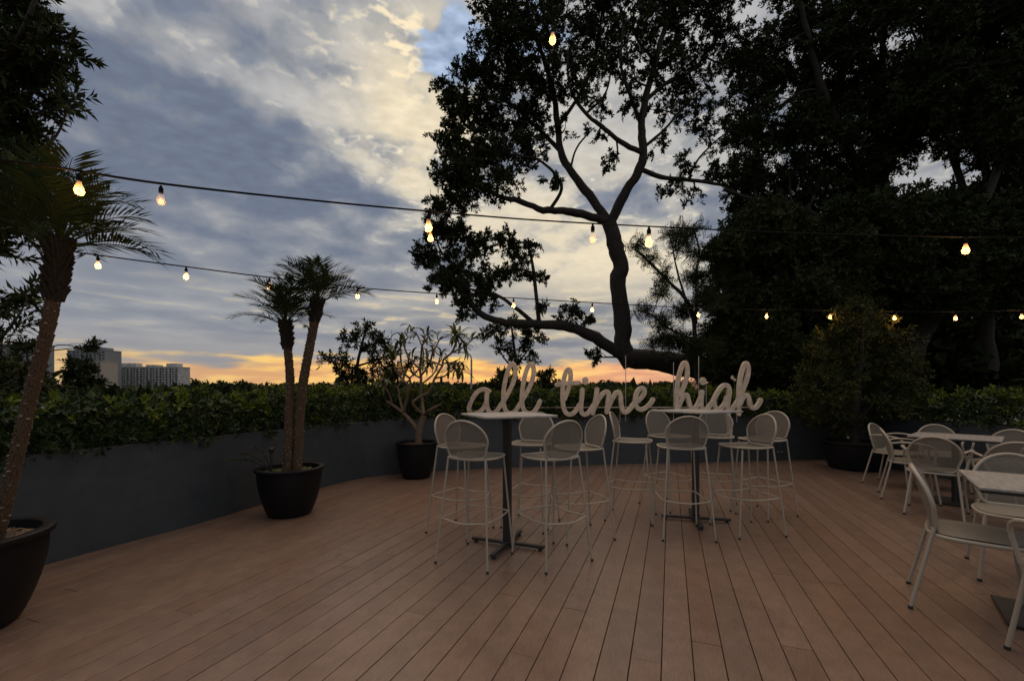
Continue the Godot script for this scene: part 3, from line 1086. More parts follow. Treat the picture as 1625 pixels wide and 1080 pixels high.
func far_things() -> void:
	rng.seed = 505
	var lumps := [crown_lump(1), crown_lump(2), crown_lump(3)]
	# woods to the horizon
	var spots := [[], [], []]
	for i in 900:
		var far := rng.randf_range(260.0, 900.0)
		var u := rng.randf_range(-200.0, 1250.0)
		var top := rng.randf_range(606.0, 622.0) if u > 285.0 else rng.randf_range(618.0, 632.0)
		if u > 285.0 and rng.randf() < 0.10:
			top -= rng.randf_range(0.0, 5.0)
		var p := at(u, top, far)
		var r := rng.randf_range(5.0, 9.0) * (0.6 + far / 900.0)
		p.y -= r * 0.85
		var b := Basis(Vector3.UP, rng.randf() * TAU).scaled(Vector3(r, r * rng.randf_range(0.8, 1.2), r))
		spots[i % 3].append(Transform3D(b, p))
		for k in 2:
			var p2 := p - Vector3(rng.randf_range(-4, 4), r * (0.9 + k * 0.8), rng.randf_range(-3, 3))
			spots[(i + k) % 3].append(Transform3D(b, p2))
	var w := Node3D.new()
	w.name = "distant_woods"
	add_child(w)
	tag(w, "hazy line of distant woods along the horizon", "woods", "", "stuff")
	for k in 3:
		scatter("crowns", lumps[k], M.leaf, spots[k], w)
	# near scrub below the terrace, seen over the hedge
	spots = [[], [], []]
	for i in 260:
		var far := rng.randf_range(16.0, 60.0)
		var u := rng.randf_range(-100.0, 1300.0)
		var top := rng.randf_range(619.0, 640.0)
		var p := at(u, top, far)
		var r := rng.randf_range(1.2, 2.2) * (0.7 + far / 50.0)
		p.y -= r * 0.85
		spots[i % 3].append(Transform3D(Basis(Vector3.UP, rng.randf() * TAU).scaled(Vector3(r, r, r)), p))
	# understorey that closes the view under the right hand crowns
	for i in 240:
		var far := rng.randf_range(13.5, 24.0)
		var u := rng.randf_range(1170.0, 1800.0)
		var p := at(u, rng.randf_range(545.0, 640.0), far)
		var r := rng.randf_range(0.8, 1.4)
		spots[i % 3].append(Transform3D(Basis(Vector3.UP, rng.randf() * TAU).scaled(Vector3(r, r, r)), p))
	var w2 := Node3D.new()
	w2.name = "scrub"
	add_child(w2)
	tag(w2, "low green scrub growing just beyond the terrace", "scrub", "", "stuff")
	for k in 3:
		scatter("bushes", lumps[k], M.leaf_dark, spots[k], w2)
	apartment_blocks()
	# trees that stand alone against the glow
	var big := shoot(9, 0.3, 0.3, 0.12, 31)
	var big2 := shoot(8, 0.34, 0.26, 0.11, 32)
	var solo := [
		["open_tree", "open crowned dark tree left of the frangipani against the orange sky", 20.0, [[[568, 700], [570, 610], [566, 585], [572, 555], [578, 530]], 8, 3, [[[568, 590], [545, 578, -0.3], [520, 572, -0.4]], 3, 1.5, [[569, 580], [600, 570, 0.3], [622, 560, 0.4]], 4, 1.5, [[571, 560], [592, 545, 0.2], [605, 535, 0.2]], 3, 1.5]],
			[[575, 528, 20, 16], [555, 540, 16, 12], [600, 540, 17, 14], [538, 572, 16, 12], [515, 570, 12, 7], [618, 556, 16, 12], [585, 558, 16, 9], [600, 580, 20, 16], [555, 588, 20, 18], [625, 590, 18, 16], [578, 600, 22, 22], [545, 605, 16, 14], [618, 610, 20, 20]]],
		["slim_tree", "slim dark tree standing behind the word all", 24.0, [[[818, 720], [819, 620], [818, 575], [815, 545], [812, 520]], 7, 3, [[[818, 590], [795, 560, -0.3], [785, 530, -0.3]], 3, 1.5, [[818, 580], [838, 555, 0.3], [848, 535, 0.3]], 3, 1.5]],
			[[812, 520, 20, 16], [785, 525, 18, 12], [840, 528, 18, 14], [770, 535, 10, 5], [800, 548, 18, 14], [835, 552, 16, 12], [856, 540, 10, 6], [818, 572, 16, 12], [805, 600, 16, 12], [845, 575, 9, 5]]],
		["small_tree", "small dark tree between the words all and time", 30.0, [[[868, 700], [867, 640], [866, 610], [864, 590]], 4, 2, []], [[866, 592, 10, 7], [858, 600, 9, 6], [876, 604, 11, 7], [866, 614, 14, 12], [848, 612, 10, 8], [884, 616, 10, 8]]],
		["bushy_tree", "bushy green tree rising behind the letter l", 14.0, [[[800, 760], [800, 650], [798, 620]], 6, 3, []], [[800, 612, 20, 22], [785, 622, 18, 16], [820, 622, 20, 18], [803, 600, 12, 8]]],
		["wind_tree", "flat topped tree in front of the apartment blocks at far left", 60.0, [[[44, 720], [44, 600], [42, 560], [40, 545]], 4, 2, []], [[42, 545, 12, 12], [30, 550, 10, 9], [56, 552, 10, 8], [150, 548, 8, 6], [140, 556, 8, 6]]],
		["roadside_tree", "tall grey green tree in front of the apartment tower", 60.0, [[[128, 720], [128, 620], [126, 590], [124, 570]], 5, 2, []], [[122, 578, 14, 16], [136, 590, 14, 16], [112, 596, 14, 14], [126, 606, 18, 22], [106, 616, 14, 14], [146, 612, 14, 14], [90, 620, 12, 12]]]]
	for sp in solo:
		var far: float = sp[2]
		var t := thing(sp[0], sp[1], "tree", Vector3.ZERO)
		var l: Array = sp[3]
		var limbs := [px_limb(far, l[0], l[1], l[2])]
		for k in range(0, l[3].size(), 3):
			limbs.append(px_limb(far, l[3][k], l[3][k + 1], l[3][k + 2]))
		var clouds := []
		for c in sp[4]:
			var r: float = c[2] * far / LENS
			clouds.append([at(c[0], c[1], far + rng.randf_range(-0.6, 0.6)), Vector3(r, r * 0.8, r), int(c[3] * 3.6)])
		var k := far / 20.0
		tree(t, limbs, clouds, [M.leaf_dark, M.leaf], [big, big2], 0.02 * k, Vector2(0.45, 0.8) * k, 0.1, 5)
	# far palm
	var fp := thing("far_palm", "small far palm silhouetted beside the frangipani crown", "palm", at(700, 598, 45.0))
	var fs := Shape.new()
	fs.tube(smooth_path([Vector3(0, -9, 0), Vector3(0.1, -4, 0), Vector3(0, 0, 0)], 4), taper(9, 0.2, 0.14), 8)
	build(fs, "trunk", M.bark, fp)
	for k in 11:
		var a := k * 2.4
		var fr := build(frond_shape(1.6, 16, 0.42, 0.5 + 0.12 * (k % 4), 40 + k), "frond", M.palm_leaf, fp)
		fr.rotation = Vector3(0, a, 0)
	# street lamp and mast
	var lp := thing("street_lamp", "thin grey street lamp pole with curved arm left of the word all", "street lamp", at(748, 690, 22.0))
	var pole := Shape.new()
	var hgt := at(748, 570, 22.0).y - at(748, 690, 22.0).y
	pole.tube(smooth_path([Vector3(0, -1.5, 0), Vector3(0, hgt * 0.6, 0), Vector3(0, hgt, 0)], 3), taper(7, 0.06, 0.045), 8)
	build(pole, "pole", M.steel, lp)
	var arm := Shape.new()
	arm.tube(smooth_path([Vector3(0, hgt, 0), Vector3(-0.06, hgt + 0.22, 0), Vector3(-0.28, hgt + 0.34, 0), Vector3(-0.62, hgt + 0.36, 0)], 4), even(13, 0.035), 7)
	build(arm, "arm", M.steel, lp)
	var head := Shape.new()
	head.beam(Transform3D(Basis(), Vector3(-0.75, hgt + 0.35, 0)), Vector3(0.36, 0.07, 0.14), 0.02)
	build(head, "lamp_head", M.steel, lp)
	var ms := thing("mast", "thin far radio mast above the trees left of the frangipani", "mast", at(621, 640, 90.0))
	var mt := Shape.new()
	mt.tube(PackedVector3Array([Vector3(0, -6, 0), Vector3(0, 6, 0), Vector3(0, 15.2, 0)]), PackedFloat32Array([0.11, 0.09, 0.05]), 6)
	build(mt, "pole", M.steel, ms)
	var cr := Shape.new()
	cr.beam(Transform3D(Basis(), Vector3(0, 12.5, 0)), Vector3(0.5, 0.06, 0.06))
	build(cr, "cross_bar", M.steel, ms)


func apartment_blocks() -> void:
	var pale := matter(0.50, 0.50, 0.50, 0.9)
	pale.albedo_texture = grain(0.02, 4, 81, 256, ramp2(Color(0.8, 0.8, 0.8), Color(1, 1, 1), 0.2, 0.8))
	pale.uv1_triplanar = true
	pale.uv1_scale = Vector3(0.05, 0.05, 0.05)
	var grey := matter(0.20, 0.21, 0.22, 0.9)
	var tan_ := matter(0.36, 0.32, 0.27, 0.9)
	var glass := matter(0.03, 0.035, 0.04, 0.25)
	# [label, distance, left, right, top row, wall, floors, bays, bay pattern, roof boxes]
	var far := 480.0
	var specs := [
		["long pale apartment block with rows of dark windows at far left", 480.0, 169.0, 282.0, 582.5, pale, 9, 22, [[183, 208, 575.5], [224, 242, 578], [257, 274, 576]]],
		["grey stepped apartment tower beside the long pale block", 440.0, 106.0, 167.0, 556.0, grey, 11, 9, [[108, 117, 552], [137, 159, 550.5]]],
		["pale apartment wing with balconies in front of the grey tower", 425.0, 112.0, 160.0, 573.5, tan_, 8, 7, []],
		["blue grey apartment block partly hidden by leaves at the left edge", 300.0, -60.0, 42.0, 547.0, grey, 9, 9, [[8, 30, 541]]]]
	for sp in specs:
		far = sp[1]
		var a := at(sp[2], sp[4], far)
		var b := at(sp[3], sp[4], far)
		var wide := b.x - a.x
		var base := -14.0
		var tall := a.y - base
		var t := thing("apartment_block", sp[0], "building", Vector3((a.x + b.x) * 0.5, base, -far - 9.0), 0.0, "far apartment blocks")
		var s := Shape.new()
		s.beam(Transform3D(Basis(), Vector3(0, tall * 0.5, 0)), Vector3(wide, tall, 18.0))
		build(s, "wall", sp[5], t)
		var par := Shape.new()
		par.beam(Transform3D(Basis(), Vector3(0, tall + 0.35, 0)), Vector3(wide + 0.5, 0.7, 18.5))
		build(par, "parapet", sp[5], t)
		for r in sp[8]:
			var x0: float = (r[0] - MID) / LENS * far - t.position.x
			var x1: float = (r[1] - MID) / LENS * far - t.position.x
			var y1: float = at(0, r[2], far).y - base
			var rb := Shape.new()
			rb.beam(Transform3D(Basis(), Vector3((x0 + x1) * 0.5, (tall + 0.7 + y1) * 0.5, -1.0)), Vector3(x1 - x0, y1 - tall - 0.7, 9.0))
			build(rb, "roof_house", sp[5], t)
		var win := Shape.new()
		var bay: float = wide / sp[7]
		win.beam(Transform3D(), Vector3(bay * 0.46, 1.45, 0.3))
		var wm := win.mesh()
		var slab := Shape.new()
		slab.beam(Transform3D(), Vector3(bay * 0.66, 0.35, 0.9))
		var sm := slab.mesh()
		for f in sp[6]:
			for k in sp[7]:
				var w := part("window", wm, glass, t)
				var jog := 0.12 if (k % 3) == 1 else -0.05
				w.position = Vector3((k + 0.5 + jog) * bay - wide * 0.5, tall - 1.9 - f * 3.0, 9.05)
				if (k % 3) != 2:
					var l := part("balcony", sm, sp[5], t)
					l.position = Vector3((k + 0.5 + jog) * bay - wide * 0.5, tall - 3.1 - f * 3.0, 9.45)


# ---------------------------------------------------------------- furniture
# flat lattice of thin strips that fills an outline; place: maps the flat sheet to its curved place
func lattice(s: Shape, outline: PackedVector2Array, pitch: float, wide: float, thick: float, place: Callable) -> void:
	var lo := outline[0]
	var hi := outline[0]
	for p in outline:
		lo = lo.min(p)
		hi = hi.max(p)
	var c := (lo + hi) * 0.5
	var reach := (hi - lo).length() * 0.5 + pitch
	for turn in [0.6, PI - 0.6]:
		var d := Vector2(cos(turn), sin(turn))
		var o := Vector2(-d.y, d.x)
		var n := int(reach / pitch)
		for k in range(-n, n + 1):
			var m: Vector2 = c + o * k * pitch
			for cut in Geometry2D.intersect_polyline_with_polygon(PackedVector2Array([m - d * reach * 1.2, m + d * reach * 1.2]), outline):
				var a: Vector2 = cut[0]
				var b: Vector2 = cut[cut.size() - 1]
				var segs := maxi(1, int(a.distance_to(b) / 0.07))
				var last := []
				for i in segs + 1:
					var q := a.lerp(b, float(i) / segs)
					var ring := []
					for w in [[-1, 1], [1, 1], [1, -1], [-1, -1]]:
						ring.append(place.call(q + o * wide * 0.5 * w[0], thick * 0.5 * w[1]))
					if i > 0:
						var mid: Vector3 = (ring[0] + ring[1] + ring[2] + ring[3] + last[0] + last[1] + last[2] + last[3]) / 8.0
						for e in 4:
							var f := (e + 1) % 4
							s.face4(last[e], last[f], ring[f], ring[e], (last[e] + ring[f]) * 0.5 - mid)
					last = ring


func back_outline(half: float, bottom: float, top: float, foot: float) -> PackedVector2Array:
	# arch: rounded foot corners, nearly straight sides, elliptical head
	var p := PackedVector2Array()
	var crown := (top - bottom) * 0.56
	for i in 21:
		var a := PI * i / 20.0
		p.append(Vector2(cos(a) * half, top - crown + sin(a) * crown))
	var r := minf(0.055, foot * 0.4)
	for i in 5:
		p.append(Vector2(-lerpf(half, foot, (i + 1) / 6.0), lerpf(top - crown, bottom + r, (i + 1) / 6.0)))
	for i in 7:
		var a := PI + PI * 0.5 * i / 6.0
		p.append(Vector2(-foot + r + cos(a) * r, bottom + r + sin(a) * r))
	for i in 7:
		var a := PI * 1.5 + PI * 0.5 * i / 6.0
		p.append(Vector2(foot - r + cos(a) * r, bottom + r + sin(a) * r))
	for i in 5:
		p.append(Vector2(lerpf(foot, half, (i + 1) / 6.0), lerpf(bottom + r, top - crown, (i + 1) / 6.0)))
	return p


func ring_of(outline: PackedVector2Array, place: Callable) -> PackedVector3Array:
	var r := PackedVector3Array()
	for p in outline:
		r.append(place.call(p, 0.0))
	return r


func bar(points: Array, r: float, per := 5, sides := 8) -> Shape:
	var s := Shape.new()
	var path := smooth_path(points, per)
	s.tube(path, even(path.size(), r), sides)
	return s


func legs(t: Node3D, tops: Array, feet: Array, r: float) -> void:
	for k in tops.size():
		var l := build(bar([tops[k], (tops[k] as Vector3).lerp(feet[k], 0.5), feet[k] + Vector3(0, 0.008, 0)], r, 3), "leg", M.white_metal, t)
		var f := Shape.new()
		f.lathe([Vector2(0, 0), Vector2(r * 1.15, 0.0), Vector2(r * 1.25, 0.006), Vector2(r * 1.2, 0.016), Vector2(r * 0.8, 0.018)], 10, feet[k])
		build(f, "rubber_foot", M.foot, l)


func make_stool(label: String) -> Node3D:
	var t := thing("bar_stool", label, "bar stool", Vector3.ZERO, 0.0, "wire mesh stools round the bar tables")
	var seat_y := 0.765
	var seat_out := PackedVector2Array()
	for i in 36:
		var a := TAU * i / 36
		seat_out.append(Vector2(signf(cos(a)) * pow(absf(cos(a)), 0.55) * 0.185, signf(sin(a)) * pow(absf(sin(a)), 0.55) * 0.18))
	var on_seat := func(p: Vector2, h: float) -> Vector3: return Vector3(p.x, seat_y + h - 0.012 * (1.0 - (p.x * p.x + p.y * p.y) / 0.035), p.y)
	var seat := Shape.new()
	lattice(seat, seat_out, 0.0095, 0.005, 0.0016, on_seat)
	var sm := build(seat, "seat_mesh", M.mesh_metal, t)
	var sr := Shape.new()
	sr.tube(ring_of(seat_out, on_seat), even(36, 0.0085), 8, true)
	build(sr, "seat_frame", M.white_metal, t)
	var out := back_outline(0.178, 0.772, 1.045, 0.160)
	var on_back := func(p: Vector2, h: float) -> Vector3: return Vector3(p.x, p.y, -0.165 - (p.y - 0.775) * 0.20 + p.x * p.x * 0.9 + h)
	var back := Shape.new()
	lattice(back, out, 0.0085, 0.0037, 0.0016, on_back)
	build(back, "back_mesh", M.mesh_metal, t)
	var br := Shape.new()
	br.tube(ring_of(out, on_back), even(out.size(), 0.0085), 8, true)
	build(br, "back_frame", M.white_metal, t)
	var tops := [Vector3(-0.155, 0.75, 0.14), Vector3(0.155, 0.75, 0.14), Vector3(-0.155, 0.775, -0.155), Vector3(0.155, 0.775, -0.155)]
	var feet := [Vector3(-0.205, 0, 0.205), Vector3(0.205, 0, 0.205), Vector3(-0.215, 0, -0.235), Vector3(0.215, 0, -0.235)]
	legs(t, tops, feet, 0.0078)
	var y := 0.33
	var at_h := []
	for k in 4:
		at_h.append((feet[k] as Vector3).lerp(tops[k], y / (tops[k] as Vector3).y))
	for e in [[0, 1, 0.06], [0, 2, 0.0], [1, 3, 0.0], [2, 3, -0.04]]:
		var a: Vector3 = at_h[e[0]]
		var b: Vector3 = at_h[e[1]]
		var m := (a + b) * 0.5 + Vector3(0, -0.012, e[2])
		build(bar([a, m, b], 0.0062, 4), "foot_rail", M.white_metal, t)
	return t


func make_bar_table(label: String, where: Vector3, turn: float) -> void:
	var t := thing("bar_table", label, "bar table", where, turn, "tall bar tables")
	var top := Shape.new()
	top.beam(Transform3D(Basis(), Vector3(0, 1.063, 0)), Vector3(0.60, 0.018, 0.60), 0.004)
	var stone := matter(0.40, 0.385, 0.36, 0.35)
	stone.albedo_texture = grain(0.02, 5, 91, 512, ramp2(Color(0.90, 0.895, 0.89), Color(1, 1, 1), 0.3, 0.6))
	stone.uv1_triplanar = true
	stone.uv1_scale = Vector3(1.2, 1.2, 1.2)
	build(top, "table_top", stone, t)
	var pl := Shape.new()
	pl.beam(Transform3D(Basis(), Vector3(0, 1.049, 0)), Vector3(0.32, 0.008, 0.32), 0.002)
	build(pl, "top_plate", M.black_metal, t)
	var post := Shape.new()
	post.beam(Transform3D(Basis(Vector3.UP, PI / 4), Vector3(0, 0.545, 0)), Vector3(0.06, 1.0, 0.06), 0.006)
	build(post, "post", M.black_metal, t)
	for k in 4:
		var a := PI / 4 + k * PI / 2
		var ar := Shape.new()
		var d := Vector3(cos(a), 0, sin(a))
		var b := Basis(Vector3.UP, -a)
		ar.beam(Transform3D(b, d * 0.165 + Vector3(0, 0.030, 0)), Vector3(0.30, 0.022, 0.038), 0.004)
		var arm := build(ar, "base_arm", M.black_metal, t)
		var ft := Shape.new()
		ft.lathe([Vector2(0.0, 0), Vector2(0.016, 0), Vector2(0.018, 0.008), Vector2(0.012, 0.015)], 10, d * 0.28)
		build(ft, "levelling_foot", M.foot, arm)
	var hub := Shape.new()
	hub.beam(Transform3D(Basis(Vector3.UP, PI / 4), Vector3(0, 0.038, 0)), Vector3(0.10, 0.02, 0.10), 0.004)
	build(hub, "hub", M.black_metal, t)


func seat_at(o: Node3D, x: float, far: float, look: Vector2) -> void:
	o.position = Vector3(x, 0, -far)
	o.rotation.y = facing(look)


func bar_sets() -> void:
	make_bar_table("tall black bar table with pale square top, the nearer of the two", on_deck(805, 866), 0.42)
	make_bar_table("tall black bar table with pale square top, the farther one under the word high", on_deck(1104, 826), 0.55)
	var spots := [
		[-0.265, 3.30, Vector2(0.42, 0.90), "wire mesh bar stool at the nearer table with its back to the viewer, left"],
		[0.285, 3.30, Vector2(-0.55, 0.83), "wire mesh bar stool at the nearer table with its back to the viewer, right"],
		[-0.45, 3.92, Vector2(0.86, -0.5), "wire mesh bar stool at the nearer table, leftmost and beside the frangipani pot"],
		[0.17, 4.10, Vector2(-0.40, -0.91), "wire mesh bar stool on the far side of the nearer table"],
		[0.58, 3.80, Vector2(-0.93, -0.30), "wire mesh bar stool on the right side of the nearer table, facing left"],
		[1.20, 4.32, Vector2(0.92, -0.38), "wire mesh bar stool on the left side of the farther table, facing right"],
		[1.72, 4.75, Vector2(0.45, -0.89), "wire mesh bar stool on the far side of the farther table, half hidden"],
		[1.50, 3.86, Vector2(0.08, 1.0), "wire mesh bar stool at the farther table with its back to the viewer"],
		[2.20, 4.72, Vector2(-0.45, -0.89), "wire mesh bar stool on the far right side of the farther table"],
		[2.10, 3.92, Vector2(-0.93, -0.15), "wire mesh bar stool at the right end of the farther table, facing left"],
		[2.56, 4.45, Vector2(-0.88, -0.42), "wire mesh bar stool hidden behind the rightmost one at the farther table"]]
	var first: Node3D = null
	for s in spots:
		var o: Node3D
		if first == null:
			first = make_stool(s[3])
			o = first
		else:
			o = copy(first, s[3])
		seat_at(o, s[0], s[1], s[2])


func make_cafe_chair(label: String, arms: bool) -> Node3D:
	var t := thing("cafe_chair", label, "chair", Vector3.ZERO, 0.0, "white wire mesh cafe chairs")
	var seat_y := 0.45
	var seat_out := PackedVector2Array()
	for i in 36:
		var a := TAU * i / 36
		seat_out.append(Vector2(signf(cos(a)) * pow(absf(cos(a)), 0.6) * 0.215, signf(sin(a)) * pow(absf(sin(a)), 0.6) * 0.205 + 0.01))
	var on_seat := func(p: Vector2, h: float) -> Vector3: return Vector3(p.x, seat_y + h + 0.010 * (1.0 - (p.x * p.x + p.y * p.y) / 0.05), p.y)
	var seat := Shape.new()
	# pressed seat pan
	var rings := 5
	var firsts := []
	for side in [1.0, -1.0]:
		var idx := []
		for r in rings + 1:
			var row := []
			for i in 36:
				var q: Vector2 = seat_out[i] * (float(r) / rings)
				row.append(seat.put(on_seat.call(q, 0.004 * side), Vector3(q.x * 0.8, side, q.y * 0.8).normalized(), q))
			idx.append(row)
		for r in rings:
			for i in 36:
				var j := (i + 1) % 36
				if r == 0:
					seat.tri(idx[0][0], idx[1][i], idx[1][j])
				else:
					seat.quad(idx[r][i], idx[r][j], idx[r + 1][j], idx[r + 1][i])
		firsts.append(idx)
	build(seat, "seat", M.mesh_metal, t)
	var sr := Shape.new()
	var low := func(p: Vector2, h: float) -> Vector3: return Vector3(p.x, seat_y - 0.014, p.y)
	sr.tube(ring_of(seat_out, low), even(36, 0.012), 8, true)
	build(sr, "seat_frame", M.white_metal, t)
	var out := back_outline(0.198, 0.455, 0.805, 0.165)
	var on_back := func(p: Vector2, h: float) -> Vector3: return Vector3(p.x, p.y, -0.185 - (p.y - 0.455) * 0.24 + p.x * p.x * 1.1 + h)
	var back := Shape.new()
	lattice(back, out, 0.0085, 0.0037, 0.0016, on_back)
	build(back, "back_mesh", M.mesh_metal, t)
	var br := Shape.new()
	br.tube(ring_of(out, on_back), even(out.size(), 0.0115), 8, true)
	build(br, "back_frame", M.white_metal, t)
	var tops := [Vector3(-0.185, 0.435, 0.17), Vector3(0.185, 0.435, 0.17), Vector3(-0.165, 0.47, -0.175), Vector3(0.165, 0.47, -0.175)]
	var feet := [Vector3(-0.225, 0, 0.225), Vector3(0.225, 0, 0.225), Vector3(-0.215, 0, -0.275), Vector3(0.215, 0, -0.275)]
	legs(t, tops, feet, 0.0105)
	if arms:
		for s in [-1.0, 1.0]:
			build(bar([Vector3(s * 0.205, 0.655, -0.18), Vector3(s * 0.25, 0.675, -0.08), Vector3(s * 0.265, 0.665, 0.06), Vector3(s * 0.26, 0.645, 0.145), Vector3(s * 0.245, 0.59, 0.185), Vector3(s * 0.21, 0.44, 0.175)], 0.0115, 5), "armrest", M.white_metal, t)
	return t


func make_cafe_table(label: String, where: Vector3, turn: float, half: float) -> void:
	var t := thing("cafe_table", label, "table", where, turn, "square cafe tables")
	var wood := matter(0.34, 0.325, 0.30, 0.42)
	wood.albedo_texture = grain(0.02, 5, 95, 512, ramp2(Color(0.86, 0.85, 0.84), Color(1, 1, 1), 0.3, 0.7))
	wood.uv1_triplanar = true
	wood.uv1_scale = Vector3(0.35, 2.0, 5.0)
	var top := Shape.new()
	top.beam(Transform3D(Basis(), Vector3(0, 0.744, 0)), Vector3(half * 2, 0.016, half * 2), 0.003)
	build(top, "table_top", wood, t)
	var edge := Shape.new()
	edge.beam(Transform3D(Basis(), Vector3(0, 0.728, 0)), Vector3(half * 2 - 0.02, 0.015, half * 2 - 0.02), 0.003)
	build(edge, "under_board", M.black_metal, t)
	var post := Shape.new()
	post.tube(PackedVector3Array([Vector3(0, 0.02, 0), Vector3(0, 0.4, 0), Vector3(0, 0.72, 0)]), even(3, 0.032), 14)
	build(post, "post", M.black_metal, t)
	var foot := Shape.new()
	foot.beam(Transform3D(Basis(), Vector3(0, 0.014, 0)), Vector3(0.43, 0.014, 0.43), 0.005)
	build(foot, "base_plate", M.black_metal, t)
	for c in [[-1, -1], [1, -1], [1, 1], [-1, 1]]:
		var ft := Shape.new()
		ft.lathe([Vector2(0.0, 0), Vector2(0.016, 0), Vector2(0.016, 0.007)], 10, Vector3(c[0] * 0.19, 0, c[1] * 0.19))
		build(ft, "levelling_foot", M.foot, t)


func cafe_sets() -> void:
	make_cafe_table("square cafe table with grey wood grain top at the right edge", Vector3(2.95, 0, -2.35), 0.885, 0.34)
	make_cafe_table("square cafe table with pale top in front of the right hand planter", Vector3(5.0, 0, -4.9), 0.70, 0.36)
	var near := make_cafe_chair("armless white mesh chair seen from its side at the nearer cafe table", false)
	seat_at(near, 2.66, 2.50, Vector2(0.75, -0.66))
	var far := copy(near, "armless white mesh chair facing the viewer behind the nearer cafe table")
	seat_at(far, 3.42, 2.92, Vector2(-0.62, -0.78))
	var armed := make_cafe_chair("white mesh armchair cut off by the frame at the lower right", true)
	seat_at(armed, 2.60, 1.86, Vector2(0.18, 0.98))
	for s in [[5.13, 5.82, Vector2(0.45, -0.89), "white mesh armchair farthest left at the farther cafe table, in front of the black pot"], [4.66, 5.08, Vector2(0.80, -0.60), "white mesh armchair turned side on at the left of the farther cafe table"],
		[4.36, 4.47, Vector2(0.74, 0.67), "white mesh armchair with its back to the viewer in the middle of the farther set"], [5.55, 5.62, Vector2(-0.52, -0.85), "white mesh armchair on the far side of the farther cafe table"],
		[4.63, 4.02, Vector2(0.66, 0.75), "white mesh armchair with its back to the viewer at the right edge"], [5.62, 5.0, Vector2(-0.95, -0.3), "white mesh armchair on the right of the farther cafe table, by the planter"]]:
		seat_at(copy(armed, s[3]), s[0], s[1], s[2])


# ---------------------------------------------------------------- script letters
# one stroke: a flat band with rounded ends and chamfered edges, swept in the plane of the sign
func stroke(s: Shape, pts: Array, org: Vector2, scale_: float, far: float, half: float, depth: float, lift: float) -> void:
	var p3 := []
	for q in pts:
		p3.append(at(org.x + q[0] / scale_, org.y + q[1] / scale_, far))
	var path := smooth_path(p3, 7)
	# even steps and rounded ends
	var run := PackedFloat32Array([0.0])
	for i in range(1, path.size()):
		run.append(run[i - 1] + path[i].distance_to(path[i - 1]))
	var total := run[run.size() - 1]
	var line := PackedVector3Array()
	var wide := PackedFloat32Array()
	var d0 := (path[1] - path[0]).normalized()
	var d1 := (path[path.size() - 1] - path[path.size() - 2]).normalized()
	for k in [1.0, 0.92, 0.72, 0.4]:
		line.append(path[0] - d0 * half * k)
		wide.append(half * sqrt(maxf(0.003, 1.0 - k * k)))
	for i in path.size():
		line.append(path[i])
		wide.append(half)
	for k in [0.4, 0.72, 0.92, 1.0]:
		line.append(path[path.size() - 1] + d1 * half * k)
		wide.append(half * sqrt(maxf(0.003, 1.0 - k * k)))
	var first := s.v.size()
	var ch := 0.006
	for i in line.size():
		var d := (line[mini(i + 1, line.size() - 1)] - line[maxi(i - 1, 0)]).normalized()
		var o := Vector3(-d.y, d.x, 0)
		var w := wide[i]
		var z := lift + 0.004 * i / line.size()
		var c := minf(ch, w * 0.5)
		var ring := [[-w, -depth * 0.5, Vector3(0, 0, 0)], [w, -depth * 0.5, Vector3.ZERO]]
		var q := [line[i] + o * -w + Vector3(0, 0, -depth * 0.5), line[i] + o * -w + Vector3(0, 0, depth * 0.5 - c + z), line[i] + o * -(w - c) + Vector3(0, 0, depth * 0.5 + z), line[i] + o * (w - c) + Vector3(0, 0, depth * 0.5 + z), line[i] + o * w + Vector3(0, 0, depth * 0.5 - c + z), line[i] + o * w + Vector3(0, 0, -depth * 0.5)]
		var nn := [[-o, -o], [(-o + Vector3.BACK).normalized(), (-o + Vector3.BACK).normalized()], [Vector3.BACK, Vector3.BACK], [(o + Vector3.BACK).normalized(), (o + Vector3.BACK).normalized()], [o, o], [Vector3.FORWARD, Vector3.FORWARD]]
		for e in 6:
			s.put(q[e], nn[e][0])
			s.put(q[(e + 1) % 6], nn[e][1])
	for i in line.size() - 1:
		for e in 6:
			var a := first + i * 12 + e * 2
			s.quad(a, a + 1, a + 13, a + 12)


func dot_of(s: Shape, c: Vector3, rx: float, ry: float, depth: float) -> void:
	var n := 28
	var ring := []
	for k in n:
		var a := TAU * k / n
		ring.append(Vector3(cos(a) * rx, sin(a) * ry, 0))
	for k in n:
		var a: Vector3 = ring[k]
		var b: Vector3 = ring[(k + 1) % n]
		var f := Vector3(0, 0, depth * 0.5)
		s.face4(c + a - f, c + b - f, c + b + f, c + a + f, (a + b).normalized())
		s.face3(c + f * 1.06, c + a * 0.999 + f, c + b * 0.999 + f, Vector3.BACK)
		s.face3(c - f, c + a - f, c + b - f, Vector3.FORWARD)


